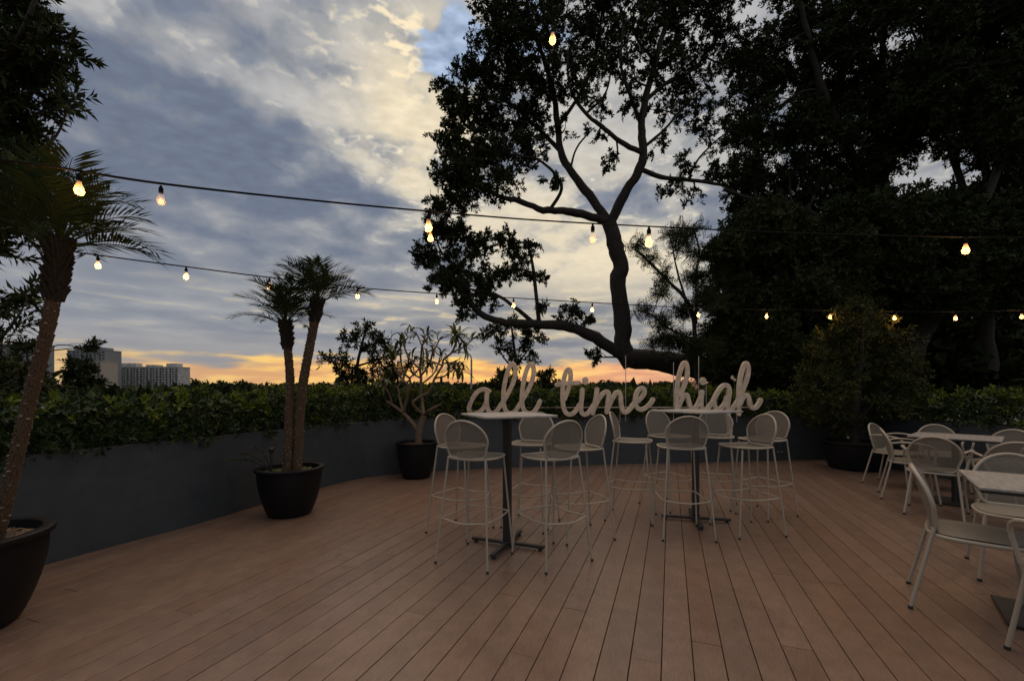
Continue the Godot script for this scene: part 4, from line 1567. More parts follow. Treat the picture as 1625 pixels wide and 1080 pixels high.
func lettering() -> void:
	var words := [
		["cream script sign word all standing on the planter edge", Vector2(720, 560), 9.0, 6.95, [
			[[[505, 545], [430, 518], [350, 548], [285, 625], [237, 720], [217, 790], [237, 848], [300, 862], [375, 835], [435, 770], [470, 690]], [[482, 548], [470, 640], [475, 760], [505, 835], [560, 860], [622, 815], [680, 725]]],
			[[[690, 715], [765, 600], [850, 420], [880, 280], [866, 180], [830, 160], [780, 240], [735, 400], [712, 560], [712, 700], [742, 820], [800, 862], [870, 838], [935, 745]]],
			[[[945, 730], [1025, 600], [1108, 430], [1142, 280], [1130, 180], [1092, 160], [1042, 240], [1000, 400], [978, 560], [974, 700], [1002, 810], [1062, 862], [1130, 852], [1190, 780], [1232, 685]]]]],
		["cream script sign word time standing on the planter edge", Vector2(870, 560), 8.553, 7.05, [
			[[[225, 620], [275, 480], [303, 350], [300, 250], [270, 222], [238, 265], [212, 360], [197, 470], [194, 600], [206, 730], [242, 812], [300, 834], [365, 795], [425, 700]], [[118, 432], [190, 414], [290, 410], [415, 404]]],
			[[[462, 495], [457, 600], [444, 735], [452, 805], [492, 834], [550, 805], [615, 705]]],
			[[[662, 490], [650, 600], [622, 720], [604, 815]], [[612, 775], [670, 655], [740, 555], [798, 525], [820, 565], [808, 680], [795, 800]], [[803, 770], [850, 660], [910, 555], [955, 530], [980, 575], [988, 680], [1008, 775], [1045, 805], [1098, 770], [1150, 700]]],
			[[[1160, 690], [1230, 640], [1288, 575], [1306, 515], [1280, 478], [1232, 494], [1193, 570], [1182, 670], [1205, 738], [1262, 768], [1330, 738], [1388, 682], [1422, 630]]]]],
		["cream script sign word high standing on the planter edge", Vector2(1040, 560), 8.553, 7.15, [
			[[[335, 570], [398, 430], [434, 290], [428, 175], [400, 132], [362, 180], [322, 310], [298, 450], [291, 600], [291, 780]], [[312, 735], [352, 640], [400, 572], [432, 580], [453, 660], [480, 738], [520, 758], [568, 712], [612, 615]]],
			[[[635, 525], [620, 640], [625, 735], [652, 782], [700, 765], [745, 700]]],
			[[[765, 690], [830, 560], [890, 468], [948, 436], [992, 465], [1000, 540], [985, 660], [975, 760], [984, 850], [1004, 960], [1010, 1060], [985, 1130]], [[800, 640], [805, 720], [835, 752], [882, 754], [938, 695], [972, 600]]],
			[[[1012, 795], [1080, 710], [1145, 600], [1205, 460], [1248, 340], [1262, 225], [1245, 150], [1212, 152], [1172, 260], [1146, 400], [1136, 560], [1130, 700], [1133, 825]], [[1152, 690], [1190, 605], [1238, 570], [1266, 612], [1284, 700], [1320, 748], [1370, 734], [1408, 682], [1428, 636]]]]]]
	for w in words:
		var t := thing("script_word", w[0], "sign", Vector3.ZERO, 0.0, "script sign on the planter")
		var idx := 0
		for letter in w[4]:
			var s := Shape.new()
			var j := 0
			for st in letter:
				stroke(s, st, w[1], w[2], w[3], 0.036, 0.045, 0.004 * ((idx + j) % 3))
				j += 1
			build(s, "letter", M.letter, t)
			idx += 1
		if (w[0] as String).contains("time") or (w[0] as String).contains("high"):
			var c: Vector2 = Vector2(503, 378) if (w[0] as String).contains("time") else Vector2(645, 382)
			var s := Shape.new()
			dot_of(s, at(w[1].x + c.x / w[2], w[1].y + c.y / w[2], w[3]), 0.05, 0.064, 0.045)
			build(s, "letter_dot", M.letter, t)
	# rods and rail that carry the words
	for r in [[844, 624, "thin upright rod behind the word all"], [993, 566, "thin tall rod between the letters of time"], [1069, 576, "thin dark rod left of the word high"], [1109, 566, "thin tall rod behind the word high"], [1121, 614, "short pale rod right of the dotted i of high"]]:
		var top := at(r[0], r[1], 7.32)
		var rod := thing("sign_rod", r[2], "rod", Vector3(top.x, 0.74, top.z), 0.0, "rods behind the script sign")
		var s := Shape.new()
		s.tube(PackedVector3Array([Vector3.ZERO, Vector3(0, (top.y - 0.74) * 0.5, 0), Vector3(0, top.y - 0.74, 0)]), even(3, 0.006), 8)
		build(s, "shaft", M.steel, rod)
		var cap := Shape.new()
		cap.lathe([Vector2(0.006, 0), Vector2(0.008, 0.004), Vector2(0.008, 0.010), Vector2(0.0, 0.014)], 8, Vector3(0, top.y - 0.744, 0))
		build(cap, "cap", M.steel, rod)
	for r in [[668, 776, 651, "pale handrail tube on the planter left of the word all"], [776, 1190, 646.5, "thin pale rail running behind the script words"]]:
		var a := at(r[0], r[2], 7.22)
		var b := at(r[1], r[2], 7.28)
		var rail := thing("sign_rail", r[3], "rail", Vector3(a.x, 0.74, a.z))
		var s := Shape.new()
		var h := a.y - 0.74
		s.tube(PackedVector3Array([Vector3(0, h, 0), Vector3((b.x - a.x) * 0.5, h, (b.z - a.z) * 0.5), Vector3(b.x - a.x, h, b.z - a.z)]), even(3, 0.010), 8)
		build(s, "tube", M.white_metal, rail)
		for f in [0.05, 0.5, 0.95]:
			var p := Shape.new()
			var q := Vector3((b.x - a.x) * f, 0, (b.z - a.z) * f)
			p.tube(PackedVector3Array([q, q + Vector3(0, h * 0.5, 0), q + Vector3(0, h - 0.011, 0)]), even(3, 0.007), 6)
			build(p, "bracket", M.steel, rail)


# ---------------------------------------------------------------- pots and their plants
func frond_shape(long: float, pairs: int, leaf_long: float, rise: float, seed_: int) -> Shape:
	# an arching feather leaf that starts at the origin and heads along +z
	var r := RandomNumberGenerator.new()
	r.seed = seed_
	var s := Shape.new()
	var path := PackedVector3Array()
	var n := 14
	var droop := r.randf_range(0.85, 1.15)
	var sway := r.randf_range(-0.12, 0.12)
	var dir := Vector2(cos(rise * 1.5), sin(rise * 1.5))
	var p := Vector2.ZERO
	for i in n + 1:
		path.append(Vector3(sway * long * pow(float(i) / n, 2.0), p.y, p.x))
		dir = dir.rotated(-droop * 1.0 / n * (0.1 + 1.7 * float(i) / n))
		p += dir * long / n
	s.tube(path, taper(path.size(), 0.0065, 0.0012), 5, false, false)
	for k in pairs:
		var f := 0.27 + 0.73 * (k + 0.5) / pairs
		var fi := f * n
		var lo := mini(int(fi), n - 1)
		var q := path[lo].lerp(path[lo + 1], fi - lo)
		var d := (path[lo + 1] - path[lo]).normalized()
		var side := d.cross(Vector3.UP).normalized()
		var up := side.cross(d).normalized()
		var size := leaf_long * (0.55 + 0.45 * sin(PI * clampf(f * 0.95, 0.05, 1.0))) * r.randf_range(0.85, 1.1)
		for w in [-1.0, 1.0]:
			var lean := lerpf(0.55, 1.25, f)
			var ld: Vector3 = (side * w * cos(lean * 0.72) + d * sin(lean * 0.72) + up * r.randf_range(0.05, 0.38) + Vector3.DOWN * 0.10).normalized()
			s.leaf(q, ld, up, size, 0.0125, 0.15, 0.10)
	return s


func make_pot(label: String, where: Vector3, r_top: float, high: float, r_foot: float, litter: Material) -> Node3D:
	var t := thing("plant_pot", label, "plant pot", where, 0.0, "black planter pots on the deck")
	var s := Shape.new()
	var prof := []
	prof.append(Vector2(0.0, 0.0))
	prof.append(Vector2(r_foot * 0.96, 0.0))
	for i in 12:
		var f := i / 11.0
		prof.append(Vector2(lerpf(r_foot, r_top * 0.93, pow(sin(f * PI * 0.5), 0.85)), 0.008 + f * (high - 0.045)))
	s.lathe(prof, 48)
	build(s, "bowl", M.pot, t)
	var rim := Shape.new()
	rim.lathe([Vector2(r_top * 0.925, high - 0.038), Vector2(r_top * 0.99, high - 0.034), Vector2(r_top, high - 0.024), Vector2(r_top, high - 0.008), Vector2(r_top * 0.985, high), Vector2(r_top * 0.86, high), Vector2(r_top * 0.84, high - 0.008), Vector2(r_top * 0.83, high - 0.09)], 48)
	build(rim, "rim", M.pot, t)
	var so := Shape.new()
	so.lathe([Vector2(r_top * 0.835, high - 0.062), Vector2(r_top * 0.5, high - 0.045), Vector2(0.0, high - 0.04)], 32, Vector3.ZERO, 0.0)
	build(so, "soil", M.soil, t)
	# chips and litter on the soil
	var chip := Shape.new()
	chip.beam(Transform3D(Basis(), Vector3.ZERO), Vector3(0.035, 0.008, 0.012), 0.003)
	var where_ := []
	for k in 420:
		var a := rng.randf() * TAU
		var rr := sqrt(rng.randf()) * r_top * 0.80
		var b := Basis.from_euler(Vector3(rng.randf_range(-0.5, 0.5), rng.randf() * TAU, rng.randf_range(-0.5, 0.5))).scaled(Vector3.ONE * rng.randf_range(0.6, 1.4))
		where_.append(Transform3D(b, Vector3(cos(a) * rr, high - 0.047 - 0.012 * rr / r_top + rng.randf_range(0, 0.008), sin(a) * rr)))
	scatter("litter", chip.mesh(), litter, where_, t)
	return t


func palm_stem(t: Node3D, pts: Array, r0: float, r1: float, r2: float, crown: float, fronds: int, seed_: int) -> void:
	rng.seed = seed_
	var path := smooth_path(pts, 14)
	var n := path.size()
	var s := Shape.new()
	var radii := PackedFloat32Array()
	for i in n:
		var f := float(i) / (n - 1)
		var r := lerpf(r0, r1, f / 0.7) if f < 0.7 else lerpf(r1, r2, (f - 0.7) / 0.3)
		radii.append(r * (1.0 + 0.05 * sin(i * 2.1)))
	s.tube(path, radii, 16, false, true, 0.05, seed_)
	var stem := build(s, "trunk", M.palm_bark, t)
	# leaf scars low down, old leaf bases higher up
	var scar := Shape.new()
	scar.beam(Transform3D(Basis(), Vector3.ZERO), Vector3(0.014, 0.007, 0.006), 0.002)
	var boot := Shape.new()
	boot.tube(PackedVector3Array([Vector3.ZERO, Vector3(0, 0.03, 0.012), Vector3(0, 0.055, 0.032)]), PackedFloat32Array([0.014, 0.010, 0.004]), 6)
	var hull := Shape.new()
	hull.beam(Transform3D(Basis(Vector3.RIGHT, 0.35), Vector3(0, 0.006, 0.0)), Vector3(0.022, 0.022, 0.006), 0.002)
	var boots := []
	var hulls := []
	var scars := []
	var total := n - 1.0
	for k in 420:
		var f := k / 420.0
		var fi := f * total
		var lo := mini(int(fi), n - 2)
		var c := path[lo].lerp(path[lo + 1], fi - lo)
		var a := k * 2.39996
		var o := Vector3(cos(a), 0, sin(a))
		var r := radii[lo]
		var b := Basis(Vector3.UP, atan2(o.x, o.z))
		if f > 0.70:
			boots.append(Transform3D(b.scaled(Vector3.ONE * rng.randf_range(0.8, 1.3)), c + o * r * 0.9))
		else:
			hulls.append(Transform3D(b.scaled(Vector3.ONE * rng.randf_range(0.7, 1.2)), c + o * r * 0.95))
			if rng.randf() < 0.55:
				scars.append(Transform3D(b.scaled(Vector3.ONE * rng.randf_range(0.5, 1.2)), c + o * r * 1.05 + Vector3.UP * 0.015))
	scatter("leaf_bases", boot.mesh(), M.boot, boots, stem)
	scatter("bark_plates", hull.mesh(), M.palm_bark, hulls, stem)
	scatter("leaf_scars", scar.mesh(), M.scar, scars, stem)
	var top := path[n - 1]
	var kinds := []
	for k in 7:
		kinds.append(frond_shape(crown, 25, crown * 0.42, 0.9, seed_ * 10 + k).mesh(false, true))
	for k in fronds:
		var f := float(k) / fronds
		var fr := part("frond", kinds[k % 7], M.palm_leaf, t)
		var a := k * 2.39996 + rng.randf_range(-0.2, 0.2)
		var tilt := lerpf(-0.30, 1.0, pow(f, 0.9)) + rng.randf_range(-0.1, 0.1)
		fr.transform = Transform3D(Basis(Vector3.UP, a) * Basis(Vector3.RIGHT, tilt) * Basis().scaled(Vector3.ONE * rng.randf_range(0.82, 1.08)), top - Vector3.UP * 0.02 * f)
	# spear of unopened leaves
	for k in 3:
		var sp := Shape.new()
		var d := Vector3(rng.randf_range(-0.12, 0.12), 1, rng.randf_range(-0.12, 0.12))
		sp.tube(PackedVector3Array([top, top + d * crown * 0.3, top + d * crown * 0.6]), PackedFloat32Array([0.010, 0.008, 0.001]), 6)
		build(sp, "spear_leaf", M.palm_leaf, t)


func potted() -> void:
	rng.seed = 606
	var bark_chip := matter(0.15, 0.095, 0.055, 0.95)
	var moss := matter(0.085, 0.095, 0.03, 0.95)
	# near palm, left edge
	make_pot("large black pot cut off by the left edge of the picture", Vector3(-2.92, 0, -2.29), 0.36, 0.50, 0.22, bark_chip)
	var p := thing("palm", "leaning palm with rough brown trunk in the pot at the left edge", "palm", Vector3(-2.72, 0.43, -2.30))
	palm_stem(p, [Vector3(-0.02, 0, 0), Vector3(0.06, 0.32, 0), Vector3(0.16, 0.75, 0), Vector3(0.26, 1.15, 0), Vector3(0.31, 1.42, 0), Vector3(0.33, 1.60, 0)], 0.028, 0.029, 0.033, 0.48, 28, 3)
	# twin palm
	var q := on_deck(460, 815)
	make_pot("black pot of the twin palm by the curved wall", q, 0.325, 0.485, 0.20, moss)
	var tw := thing("twin_palm", "twin trunked palm growing from the pot by the curved wall", "palm", Vector3(q.x, 0.42, q.z))
	palm_stem(tw, [Vector3(-0.02, 0, 0.03), Vector3(0.0, 0.5, 0.02), Vector3(0.0, 0.95, 0), Vector3(-0.03, 1.32, 0), Vector3(-0.05, 1.52, 0)], 0.044, 0.038, 0.040, 0.48, 19, 5)
	palm_stem(tw, [Vector3(0.06, 0, -0.02), Vector3(0.08, 0.5, -0.02), Vector3(0.13, 0.92, -0.01), Vector3(0.22, 1.38, 0), Vector3(0.27, 1.64, 0), Vector3(0.28, 1.74, 0)], 0.048, 0.041, 0.043, 0.50, 22, 6)
	sprig(Vector3(q.x - 0.12, 0.44, q.z + 0.10))
	stake(Vector3(q.x - 0.115, 0.43, q.z + 0.14))
	# frangipani
	var f := on_deck(661, 757)
	make_pot("black pot of the bare branched frangipani", f, 0.305, 0.52, 0.19, bark_chip)
	frangipani(Vector3(f.x + 0.02, 0.47, f.z))
	# big bush
	rng.seed = 707
	var b := Vector3(5.55, 0, -7.05)
	make_pot("large dark pot under the big bush in the corner of the deck", b, 0.46, 0.45, 0.33, M.soil)
	var bush := thing("potted_bush", "big rounded bush with small leaves overflowing the dark corner pot", "bush", Vector3.ZERO)
	var far := 7.05
	var limbs := [px_limb(far, [[1356, 712], [1356, 670], [1362, 620], [1366, 560], [1368, 510]], 14, 5), px_limb(far, [[1357, 680], [1320, 640, -0.2], [1296, 600, -0.3]], 6, 2), px_limb(far, [[1358, 670], [1400, 630, -0.2], [1440, 600, -0.2]], 6, 2), px_limb(far, [[1357, 690], [1340, 650, 0.3], [1330, 590, 0.4]], 6, 2), px_limb(far, [[1357, 690], [1390, 640, 0.35], [1400, 570, 0.4]], 6, 2)]
	var clouds := []
	for c in [[1362, 495, 24, 36], [1335, 515, 28, 46], [1392, 512, 28, 46], [1310, 540, 28, 46], [1362, 530, 36, 60], [1420, 540, 30, 48], [1290, 575, 26, 42], [1330, 570, 38, 66], [1380, 568, 38, 66], [1428, 572, 30, 50], [1452, 590, 20, 26], [1285, 612, 26, 40], [1322, 610, 38, 66], [1372, 610, 40, 70], [1420, 612, 34, 54], [1458, 622, 20, 22], [1290, 648, 24, 34], [1328, 648, 34, 54], [1375, 648, 36, 54], [1420, 645, 26, 36], [1310, 672, 22, 26], [1350, 676, 26, 30], [1392, 672, 22, 22], [1335, 690, 16, 12], [1268, 640, 14, 10]]:
		var r: float = c[2] * far / LENS
		clouds.append([at(c[0], c[1], far + rng.randf_range(-0.55, 0.45)), Vector3(r, r * 0.8, r * 1.2), int(c[3] * 2.2)])
	tree(bush, limbs, clouds, [M.leaf_warm, M.leaf], [shoot(10, 0.09, 0.06, 0.027, 21, 0.9), shoot(9, 0.10, 0.055, 0.025, 22, 0.8)], 0.010, Vector2(0.8, 1.25), 0.1, 7)
	blossoms()


func sprig(p: Vector3) -> void:
	var t := thing("sprig", "small leafy sprig hanging over the left of the twin palm pot", "plant", p)
	for k in 3:
		var s := Shape.new()
		var tip: Vector3 = [Vector3(-0.30, 0.20, 0.05), Vector3(-0.22, 0.26, -0.05), Vector3(-0.36, 0.14, 0.08)][k]
		var path := smooth_path([Vector3.ZERO, tip * 0.5 + Vector3.UP * 0.05, tip], 5)
		s.tube(path, taper(path.size(), 0.005, 0.002), 5, false, false)
		build(s, "stem", M.bark, t)
		for j in 22:
			var l := Shape.new()
			var a := j * 2.4
			l.leaf(Vector3.ZERO, Vector3(cos(a), 0.1 + 0.4 * rng.randf(), sin(a)).normalized(), Vector3.UP, 0.07, 0.022, 0.12, 0.3)
			var lf := build(l, "leaf", M.leaf, t)
			lf.position = path[rng.randi_range(4, path.size() - 1)]


func stake(p: Vector3) -> void:
	var t := thing("garden_spike", "short dark garden spike light standing in the twin palm pot", "spike light", p)
	var s := Shape.new()
	s.tube(PackedVector3Array([Vector3.ZERO, Vector3(0, 0.12, 0), Vector3(0, 0.22, 0)]), even(3, 0.011), 8)
	build(s, "spike", M.black_metal, t)
	var h := Shape.new()
	h.lathe([Vector2(0.008, 0.21), Vector2(0.022, 0.225), Vector2(0.028, 0.255), Vector2(0.024, 0.265), Vector2(0, 0.266)], 14)
	build(h, "head", M.black_metal, t)


func frangipani(p: Vector3) -> void:
	var t := thing("frangipani", "bare branched frangipani with long leaves at its tips in a black pot", "plant", p)
	rng.seed = 808
	var far := -p.z
	var base := at(661, 706, far)
	var rel := func(u: float, v: float, dz: float) -> Vector3: return at(u, v, far + dz) - p
	# [points, thick, thin, leaf tuft size]
	var arms := [
		[[[664, 706, 0], [664, 690, 0], [668, 672, 0], [672, 660, 0]], 15, 13, 0], [[[664, 684, 0], [652, 668, 0.05], [640, 655, 0.1]], 10, 8, 0], [[[640, 655, 0.1], [622, 642, 0.15], [606, 634, 0.2], [592, 640, 0.2], [580, 637, 0.25]], 7, 4, 4], [[[640, 655, 0.1], [646, 630, 0.0], [651, 615, -0.1], [650, 600, -0.15]], 7, 4.5, 0],
		[[[640, 655, 0.1], [634, 632, 0.2], [630, 615, 0.3], [612, 606, 0.35]], 6, 4, 6], [[[672, 660, 0], [670, 640, 0.1], [668, 625, 0.1], [668, 600, 0.1], [666, 585, 0.1]], 8, 5.5, 0], [[[672, 658, 0], [682, 650, -0.1], [694, 644, -0.1]], 6, 4, 0],
		[[[668, 655, 0], [655, 640, -0.2], [665, 630, -0.2], [680, 622, -0.25], [690, 600, -0.3], [702, 580, -0.3]], 6, 4.5, 0], [[[666, 585, 0.1], [652, 572, 0.15], [645, 560, 0.2], [640, 545, 0.25]], 5, 4, 6], [[[666, 588, 0.1], [668, 565, 0.0], [670, 548, -0.1], [675, 541, -0.1]], 5, 4, 7],
		[[[666, 598, 0.1], [680, 580, 0.0], [686, 560, -0.1], [685, 548, -0.1]], 5, 3.5, 0], [[[702, 580, -0.3], [704, 570, -0.3], [716, 560, -0.35], [722, 548, -0.4], [724, 536, -0.4]], 5, 4, 15], [[[702, 580, -0.3], [690, 575, -0.2], [680, 572, -0.2]], 4, 3, 5],
		[[[704, 576, -0.3], [720, 576, -0.4], [730, 582, -0.45]], 4, 3, 6], [[[716, 560, -0.35], [732, 552, -0.2], [738, 550, -0.2]], 4, 3, 9], [[[650, 600, -0.15], [640, 590, -0.2], [636, 572, -0.25], [636, 556, -0.3]], 5, 3.5, 5], [[[650, 600, -0.15], [660, 590, -0.3], [672, 578, -0.35]], 4, 3, 4],
		[[[630, 615, 0.3], [640, 600, 0.4], [646, 585, 0.4]], 4, 3, 7], [[[612, 606, 0.35], [604, 612, 0.3]], 3.5, 3, 6], [[[694, 644, -0.1], [700, 640, -0.1]], 4, 3, 0], [[[668, 600, 0.1], [655, 592, 0.3], [648, 575, 0.35]], 4, 3, 6], [[[690, 600, -0.3], [706, 596, -0.4], [712, 588, -0.4]], 4, 3, 7], [[[666, 585, 0.1], [672, 560, 0.2], [664, 535, 0.3], [660, 530, 0.3]], 4.5, 3, 4], [[[686, 562, -0.1], [694, 545, 0.0], [698, 538, 0.0]], 4, 2.5, 3], [[[622, 642, 0.15], [616, 622, 0.1], [600, 605, 0.0]], 4, 3, 6], [[[668, 610, 0.1], [690, 590, 0.3], [700, 560, 0.35]], 4.5, 3, 5], [[[651, 615, -0.1], [630, 590, -0.1], [622, 570, -0.1]], 4.5, 3, 6]]
	var leaf := Shape.new()
	# long blade: three cross ribs
	var rows := [[0.0, 0.006, 0.0], [0.3, 0.036, 0.012], [0.62, 0.046, 0.002], [0.86, 0.026, -0.03], [1.0, 0.002, -0.055]]
	var ids := []
	for r in rows:
		var y: float = r[0] * 0.20
		ids.append([leaf.put(Vector3(-r[1] * 0.5, y, r[2] + r[1] * 0.12), Vector3(0.25, 0.1, 1).normalized()), leaf.put(Vector3(0, y, r[2]), Vector3(0, 0.1, 1).normalized()), leaf.put(Vector3(r[1] * 0.5, y, r[2] + r[1] * 0.12), Vector3(-0.25, 0.1, 1).normalized())])
	for k in rows.size() - 1:
		for j in 2:
			leaf.quad(ids[k][j], ids[k][j + 1], ids[k + 1][j + 1], ids[k + 1][j])
	var blade := leaf.mesh(false, true)
	for a in arms:
		var pts := []
		for k in a[0]:
			pts.append(rel.call(k[0], k[1], k[2]))
		var path := smooth_path(pts, 5)
		var s := Shape.new()
		s.tube(path, taper(path.size(), a[1] * 0.72 * far / LENS * 0.5, a[2] * 0.72 * far / LENS * 0.5), 10, false, true, 0.08, int(a[1]))
		build(s, "trunk" if a[1] > 14 else "branch", M.frangi_bark, t)
		var tip := path[path.size() - 1]
		var d := (tip - path[path.size() - 3]).normalized()
		var ends := [[tip, d, int(a[3] * 1.5)]]
		if a[3] > 2:
			# short forks, each with its own tuft
			for k in 2:
				var from := path[path.size() - 2 - k * 2]
				var out := (d * 0.5 + rnd_dir() * 0.75 + Vector3.UP * 0.45).normalized()
				var far_end := from + out * rng.randf_range(0.09, 0.20)
				var fk := smooth_path([from, from.lerp(far_end, 0.5) + rnd_dir() * 0.02, far_end], 3)
				var fs := Shape.new()
				fs.tube(fk, taper(fk.size(), 0.0105, 0.008), 7)
				build(fs, "branch", M.frangi_bark, t)
				ends.append([far_end, out, int(a[3] * 0.8) + 1])
		for e in ends:
			tuft(t, blade, e[0], e[1], e[2])


func tuft(t: Node3D, blade: Mesh, tip: Vector3, d: Vector3, count: int) -> void:
		for k in count:
			var o := rnd_dir()
			var dir := (d * rng.randf_range(0.2, 0.9) + o * 0.8 + Vector3.DOWN * rng.randf_range(-0.1, 0.5)).normalized()
			var x := dir.cross(Vector3.UP).normalized()
			var z := x.cross(dir).normalized()
			var lf := part("leaf", blade, M.frangi_leaf, t)
			lf.transform = Transform3D(Basis(x, dir, z if z.y > 0 else -z).scaled(Vector3.ONE * rng.randf_range(0.65, 1.1)), tip - d * rng.randf() * 0.04)


func blossoms() -> void:
	var pink := matter(0.62, 0.34, 0.30, 0.6)
	var cream := matter(0.6, 0.57, 0.45, 0.6)
	for e in [["orchid_spike", "small pink flower spike in the hedge beside the word high", at(1099, 605, 7.5), pink, 9], ["white_blossom", "single white blossom on a green stem between the letters of high", at(1163, 600, 7.5), cream, 4]]:
		var t := thing(e[0], e[1], "flower", e[2])
		var st := Shape.new()
		st.tube(smooth_path([Vector3(0.02, -0.35, -0.02), Vector3(0.04, -0.15, 0), Vector3(0, 0, 0)], 4), taper(9, 0.006, 0.003), 6)
		build(st, "stem", M.hedge_young, t)
		for k in e[4]:
			var s := Shape.new()
			for j in 5:
				var a := TAU * j / 5
				s.leaf(Vector3.ZERO, Vector3(cos(a), sin(a), 0.25).normalized(), Vector3.BACK, 0.028, 0.022, 0.1, 0.2)
			var b := build(s, "flower", e[3], t)
			b.position = Vector3(rng.randf_range(-0.02, 0.02) + 0.008 * k, 0.03 - 0.018 * k, rng.randf_range(-0.02, 0.03))


# ---------------------------------------------------------------- string lights
func make_bulb(label: String, where: Vector3, lit: float, size := 1.0) -> void:
	var t := thing("light_bulb", label, "light bulb", where, 0.0, "bulbs of the string lights")
	var s := Shape.new()
	s.lathe([Vector2(0.0, -0.052), Vector2(0.014, -0.052), Vector2(0.0165, -0.045), Vector2(0.0165, -0.012), Vector2(0.010, -0.002), Vector2(0.008, 0.010), Vector2(0.0, 0.012)], 14)
	build(s, "socket", M.wire, t)
	var g := Shape.new()
	g.lathe([Vector2(0.0, -0.150), Vector2(0.012, -0.1485), Vector2(0.022, -0.142), Vector2(0.029, -0.130), Vector2(0.031, -0.117), Vector2(0.028, -0.100), Vector2(0.021, -0.080), Vector2(0.016, -0.066), Vector2(0.0145, -0.050)], 20)
	build(g, "glass", M.bulb_glass, t)
	var f := Shape.new()
	f.lathe([Vector2(0.0, -0.136), Vector2(0.009, -0.133), Vector2(0.0135, -0.125), Vector2(0.013, -0.116), Vector2(0.008, -0.106), Vector2(0.003, -0.098), Vector2(0.0, -0.096)], 14)
	build(f, "filament", M.glow if lit > 0.5 else M.dim_glow, t)
	var l := OmniLight3D.new()
	l.name = "bulb_light"
	l.light_color = Color(1.0, 0.72, 0.42)
	l.light_energy = 0.12 * lit * size * size
	l.omni_range = 12.0
	l.omni_attenuation = 2.0
	l.light_size = 0.015
	l.shadow_enabled = true
	l.position = Vector3(0, -0.113, 0)
	t.add_child(l)
	t.scale = Vector3.ONE * size


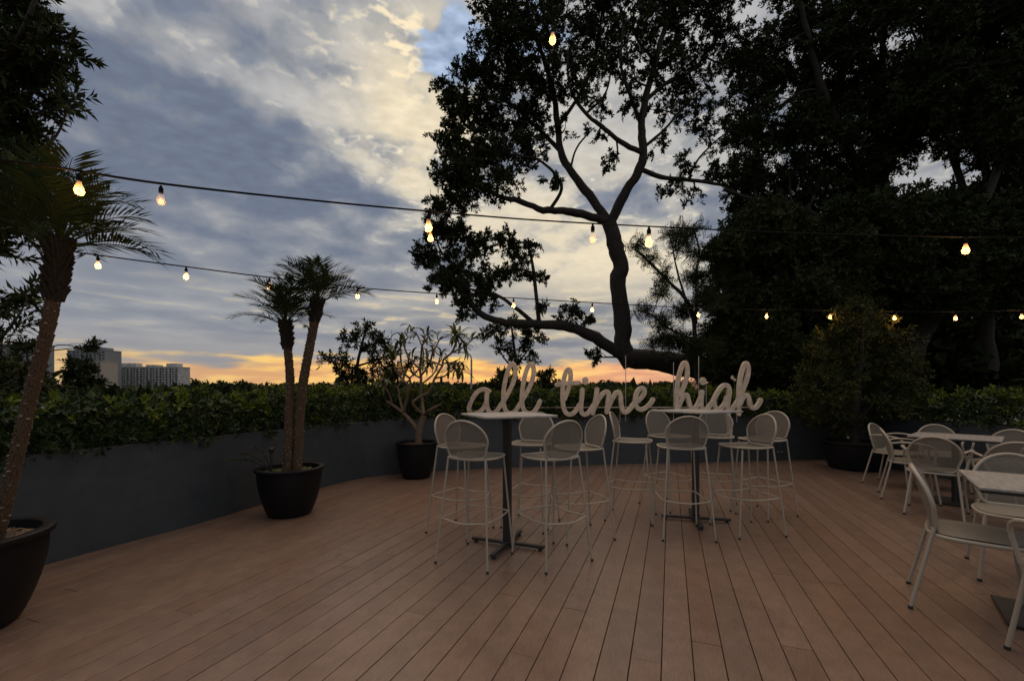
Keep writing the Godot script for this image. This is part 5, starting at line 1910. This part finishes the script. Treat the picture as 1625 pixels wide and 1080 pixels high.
func string_lights() -> void:
	M.bulb_glass = matter(0.9, 0.8, 0.62, 0.08)
	M.bulb_glass.transparency = BaseMaterial3D.TRANSPARENCY_ALPHA
	M.bulb_glass.albedo_color.a = 0.07
	M.glow = matter(1.0, 0.7, 0.35, 0.5)
	M.glow.emission_enabled = true
	M.glow.emission = Color(1.0, 0.60, 0.24)
	M.glow.emission_energy_multiplier = 4.5
	M.dim_glow = matter(1.0, 0.8, 0.5, 0.5)
	M.dim_glow.emission_enabled = true
	M.dim_glow.emission = Color(1.0, 0.80, 0.52)
	M.dim_glow.emission_energy_multiplier = 1.2
	# [column, row, distance] of the two wires
	var near := [[-160, 232, 1.55], [80, 264, 1.85], [255, 291, 2.1], [480, 316, 2.45], [680, 335, 2.80], [850, 349, 3.1], [1030, 359, 3.4], [1250, 369, 3.74], [1533, 376, 3.98], [1800, 377, 4.2]]
	var far := [[-120, 366, 4.1], [150, 404, 4.45], [295, 423, 4.75], [427, 440, 5.1], [567, 456, 5.5], [693, 465.5, 5.85], [815, 472.5, 6.15], [940, 480, 6.5], [1105, 488.5, 6.8], [1217, 491, 6.95], [1318, 492.5, 7.05], [1420, 494, 7.1], [1517, 494.5, 7.1], [1622, 492, 7.05], [1800, 486, 6.9]]
	var k := 0
	for w in [[near, "nearer black string light cable crossing above the bar tables", 0.0055], [far, "farther black string light cable along the edge of the terrace", 0.007]]:
		var pts := []
		for q in w[0]:
			pts.append(at(q[0], q[1], q[2]))
		var t := thing("light_cable", w[1], "cable")
		var s := Shape.new()
		var path := smooth_path(pts, 8)
		s.tube(path, even(path.size(), w[2]), 6)
		build(s, "cable", M.wire, t)
		# end posts outside the frame
		for e in [pts[0], pts[pts.size() - 1]]:
			var left: bool = e.x < 0
			var po := thing("cable_post", "dark steel post %s end of the %s cable" % ["at the left" if left else "at the right", "nearer" if k == 0 else "farther"], "post", Vector3(e.x, 0, e.z), 0.0, "posts of the string lights")
			var ps := Shape.new()
			ps.tube(PackedVector3Array([Vector3(0, -1.2, 0), Vector3(0, 1.2, 0), Vector3(0, e.y + 0.05, 0)]), even(3, 0.03), 10)
			build(ps, "pole", M.black_metal, po)
			var hs := Shape.new()
			hs.lathe([Vector2(0.031, -0.02), Vector2(0.036, 0), Vector2(0.036, 0.02), Vector2(0, 0.03)], 10, Vector3(0, e.y + 0.05, 0))
			build(hs, "cap", M.black_metal, po)
		k += 1
	var nl := [[127, 0, 2.665, 1.0, "lit bulb on the nearer cable in front of the left palm", 0.62], [255, 0, 2.78, 0.12, "dim bulb on the nearer cable against the open sky at left", 0.6], [680, 0, 3.22, 0.8, "lit bulb on the nearer cable at the left edge of the big crown", 0.8], [940, 0, 3.465, 0.1, "dim bulb on the nearer cable beside the forked trunk", 0.9], [1030, 0, 3.55, 0.7, "lit bulb on the nearer cable right of the forked trunk", 1.0], [1533, 0, 3.98, 1.0, "lit bulb on the nearer cable in front of the right hand trees", 0.95]]
	for b in nl:
		make_bulb(b[4], hang_on(near, b[0]), b[3], b[5])
	var fl := [[153, "lit bulb on the farther cable, first from the left beside the palm trunk", 1.0], [295, "lit bulb on the farther cable, second from the left in open sky", 1.0], [427, "lit bulb on the farther cable over the left crown of the twin palm", 0.6], [567, "lit bulb on the farther cable right of the twin palm crown", 1.0], [693, "lit bulb on the farther cable under the lower left boughs", 0.8], [815, "lit bulb on the farther cable behind the lower boughs", 0.9], [940, "lit bulb on the farther cable left of the forked trunk", 1.0], [1108, "lit bulb on the farther cable in the feathery tree", 1.0],
		[1217, "lit bulb on the farther cable above the word high", 1.0], [1318, "lit bulb on the farther cable left above the potted bush", 1.0], [1420, "lit bulb on the farther cable right above the potted bush", 1.0], [1517, "lit bulb on the farther cable above the cafe chairs", 1.0], [1621, "lit bulb on the farther cable at the right edge of the picture", 1.0]]
	for b in fl:
		make_bulb(b[1], hang_on(far, b[0]), b[2], 0.85)
	# two bulbs that hang lower or higher on drop cords
	for e in [[683, 362, 5.3, 300, "lit bulb on a drop cord in front of the lower left boughs"], [877, 44, 4.4, -60, "lit bulb hanging high in front of the big crown"]]:
		var p := at(e[0], e[1], e[2])
		make_bulb(e[4], p, 1.0, 1.1)
		var c := thing("drop_cord", "thin cord of the %s bulb" % ("low drop" if e[1] > 200 else "high"), "cord", p)
		var s := Shape.new()
		var up := at(e[0], e[3], e[2]).y - p.y
		s.tube(PackedVector3Array([Vector3(0, 0.01, 0), Vector3(0, up * 0.5, 0), Vector3(0, up, 0)]), even(3, 0.0025), 5)
		build(s, "cord", M.wire, c)


func hang_on(line: Array, u: float) -> Vector3:
	var pts := []
	for q in line:
		pts.append(at(q[0], q[1], q[2]))
	var path := smooth_path(pts, 40)
	var best := path[0]
	for p in path:
		if absf(MID + p.x / -p.z * LENS - u) < absf(MID + best.x / -best.z * LENS - u):
			best = p
	return best - Vector3(0, 0.016, 0)
